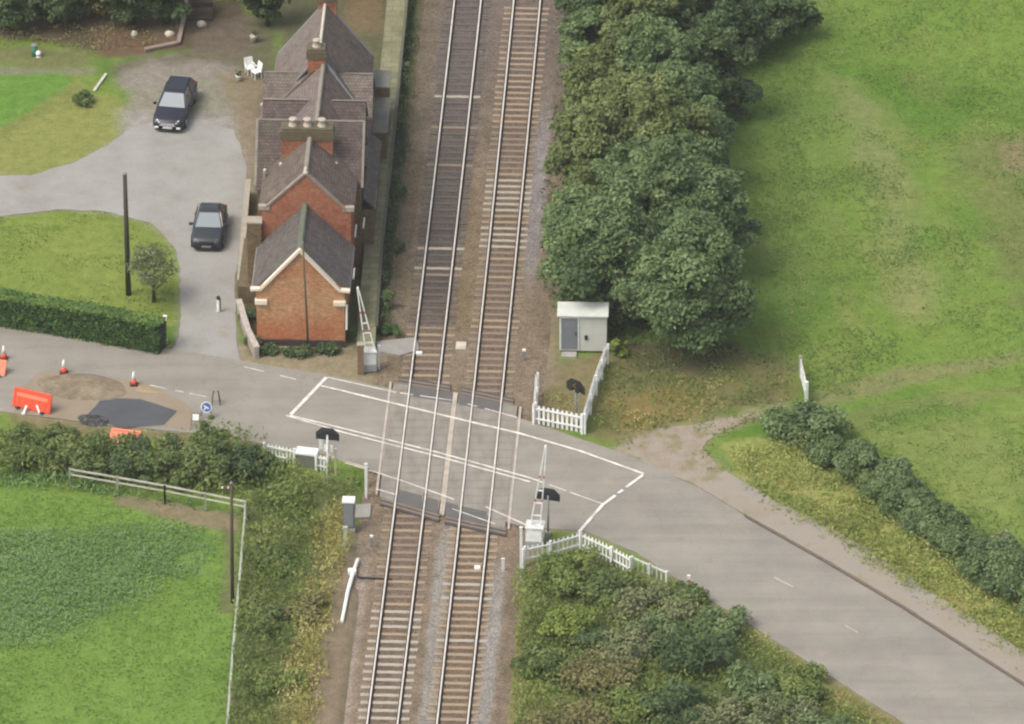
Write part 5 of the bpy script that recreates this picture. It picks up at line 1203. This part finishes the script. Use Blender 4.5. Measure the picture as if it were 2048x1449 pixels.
cover('grass', 'coarse green growth on the bank beside the field fence', 'grass', W([(490, 930), (730, 975), (700, 1000), (640, 1040), (620, 1150), (570, 1340), (530, 1560), (450, 1560), (480, 1100)]), 120, .6, .11, L_ROUGH, 108, thr=.22, psc=1.5)
cover('grass', 'dry yellow grass beside the lower left ballast', 'grass', W([(630, 1040), (690, 1000), (702, 1020), (688, 1130), (655, 1260), (628, 1449), (620, 1560), (520, 1560), (570, 1330), (615, 1150)]), 110, .4, .11, L_DRY, 109, thr=.22, psc=1.2)
past = W([(1480, 0), (1700, -60), (2150, -60), (2150, 1150), (1900, 1040), (1720, 920), (1640, 800), (1500, 690), (1500, 400), (1450, 200)])
cover('grass', 'rough pasture grass in the right hand field', 'grass', past, 34, .05, .07, L_PAST, 111, thr=.40, psc=2.5, up=2.2, tv=.12)
cover('grass', 'dark tussocks scattered over the right hand pasture', 'grass', past, 45, .12, .08, L_PAST, 112, thr=.60, psc=2.2, tv=.2, up=1.3)
cover('grass', 'yellowing grass tips along the worn lines of the pasture', 'grass', past, 26, .06, .07, L_PASTY, 125, thr=.58, psc=2.2, up=2)
cover('grass', 'tall yellow green verge grass below the field hedge', 'grass', W([(1460, 905), (1570, 895), (1720, 1000), (1900, 1120), (2100, 1260), (2100, 1350), (1850, 1200), (1640, 1064), (1530, 1006)]), 120, .35, .10, L_VERGE, 113, thr=.26, psc=1.2, soft=.3, up=.9)
cover('grass', 'dry tan grass on the lower verge edge', 'grass', W([(1440, 905), (1500, 960), (1640, 1050), (1850, 1200), (2100, 1362), (2100, 1310), (1850, 1150), (1640, 1020), (1500, 920)]), 70, .2, .08, L_PASTY, 114, thr=.42, psc=1, soft=.45)
cover('grass', 'tangled undergrowth between the lower scrub bushes', 'grass', W([(1035, 1150), (1160, 1105), (1340, 1190), (1560, 1320), (1770, 1470), (1830, 1560), (1020, 1560)]), 120, .5, .11, L_ROUGH, 115, thr=.22, psc=1.6)
cover('grass', 'dry fringe along the road below the crossing', 'grass', W([(1330, 1165), (1390, 1185), (1560, 1300), (1790, 1452), (1900, 1530), (1830, 1530), (1540, 1330)]), 70, .25, .09, L_DRY, 116, thr=.36, psc=1)
cover('grass', 'weedy brown bank between the tree belt and the farm track', 'grass', W([(1215, 720), (1470, 690), (1600, 740), (1570, 800), (1400, 835), (1240, 870), (1185, 860)]), 60, .22, .09, L_ROUGH, 117, thr=.42, psc=1.3)
cover('grass', 'yellow tufts on the bank by the farm track', 'grass', W([(1215, 780), (1400, 740), (1590, 750), (1570, 800), (1400, 835), (1240, 870)]), 60, .25, .09, L_DRY, 118, thr=.54, psc=1.1)
cover('grass', 'straggling grass creeping over the farm track edges', 'grass', W([(1225, 890), (1330, 835), (1480, 815), (1600, 795), (1600, 830), (1500, 860), (1440, 890), (1460, 945), (1420, 940), (1395, 900), (1420, 862), (1320, 868), (1250, 900)]), 70, .14, .08, L_PASTY, 126, thr=.44, psc=1.0, soft=.3)
cover('undergrowth', 'ragged growth knitting the field hedge together', 'undergrowth', W([(1570, 860), (1680, 885), (1800, 975), (1930, 1075), (2100, 1195), (2100, 1275), (1930, 1150), (1800, 1060), (1680, 965), (1580, 910)]), 120, 1.0, .10, L_BRAM, 128, thr=.28, psc=1.2, soft=.3)
cover('undergrowth', 'leafy undergrowth filling the roadside bramble hedge', 'undergrowth', W([(-200, 885), (0, 888), (140, 908), (240, 918), (330, 914), (400, 905), (450, 896), (535, 922), (520, 970), (480, 1000), (330, 985), (140, 962), (-200, 950)]), 130, .95, .11, L_ROUGH, 127, thr=.24, psc=1.3, soft=.3)
cover('grass', 'weeds growing inside the picket pen', 'grass', W([(1075, 780), (1140, 790), (1160, 855), (1080, 840)]), 70, .2, .08, L_DRY, 119, thr=.45, psc=.9)
cover('grass', 'weedy fringe along the foot of the platform', 'grass', W([(752, 668), (762, 520), (782, 320), (802, 120), (818, -30), (842, -30), (826, 120), (808, 320), (788, 520), (778, 660)]), 110, .4, .09, L_DARK, 120, thr=.30, psc=1.2)
cover('grass', 'ragged verge under the clipped hedge', 'grass', W([(-200, 618), (0, 655), (170, 684), (345, 712), (345, 702), (170, 670), (0, 636)]), 60, .15, .07, L_DRY, 121, thr=.4, psc=.8)
cover('grass', 'trees belt undergrowth beside the right hand rails', 'grass', W([(1075, 560), (1110, 250), (1125, -30), (1450, -30), (1450, 300), (1490, 640), (1380, 720), (1230, 700), (1120, 610)]), 30, .4, .12, L_DARK, 122, thr=.35, psc=1.5)
cover('flower_bed_plants', 'mixed low plants in the brown garden bed', 'plants', W([(-100, 45), (360, 50), (350, 90), (200, 110), (-100, 88)]), 45, .3, .09, L_BROWN, 123, thr=.48, psc=1)
cover('grass', 'short lawn grass with mower tufts on the left lawn', 'grass', W([(-200, 445), (110, 424), (210, 428), (300, 450), (350, 502), (358, 640), (200, 610), (0, 565), (-200, 520)]), 45, .05, .06, L_PAST, 124, thr=.45, psc=1.5)
# ------------------------------------------------------------------ the air between the aircraft and the ground
hz_ = MB().box((0, -150, 147), (5200, 5200, 300)).build('haze', BLACK)
hz_.data.materials.clear(); hm = bpy.data.materials.new('thin_haze'); hm.use_nodes = True; hn = hm.node_tree
hn.nodes.remove(hn.nodes['Principled BSDF']); pv = hn.nodes.new('ShaderNodeVolumePrincipled'); pv.inputs['Density'].default_value = .00009; pv.inputs['Color'].default_value = (.95, .95, .93, 1); pv.inputs['Anisotropy'].default_value = .2
hn.links.new(pv.outputs[0], hn.nodes['Material Output'].inputs['Volume']); hz_.data.materials.append(hm)
tag(hz_, 'thin pale haze in the air over the crossing', 'haze', None, 'stuff')
print('objects', len(bpy.data.objects))
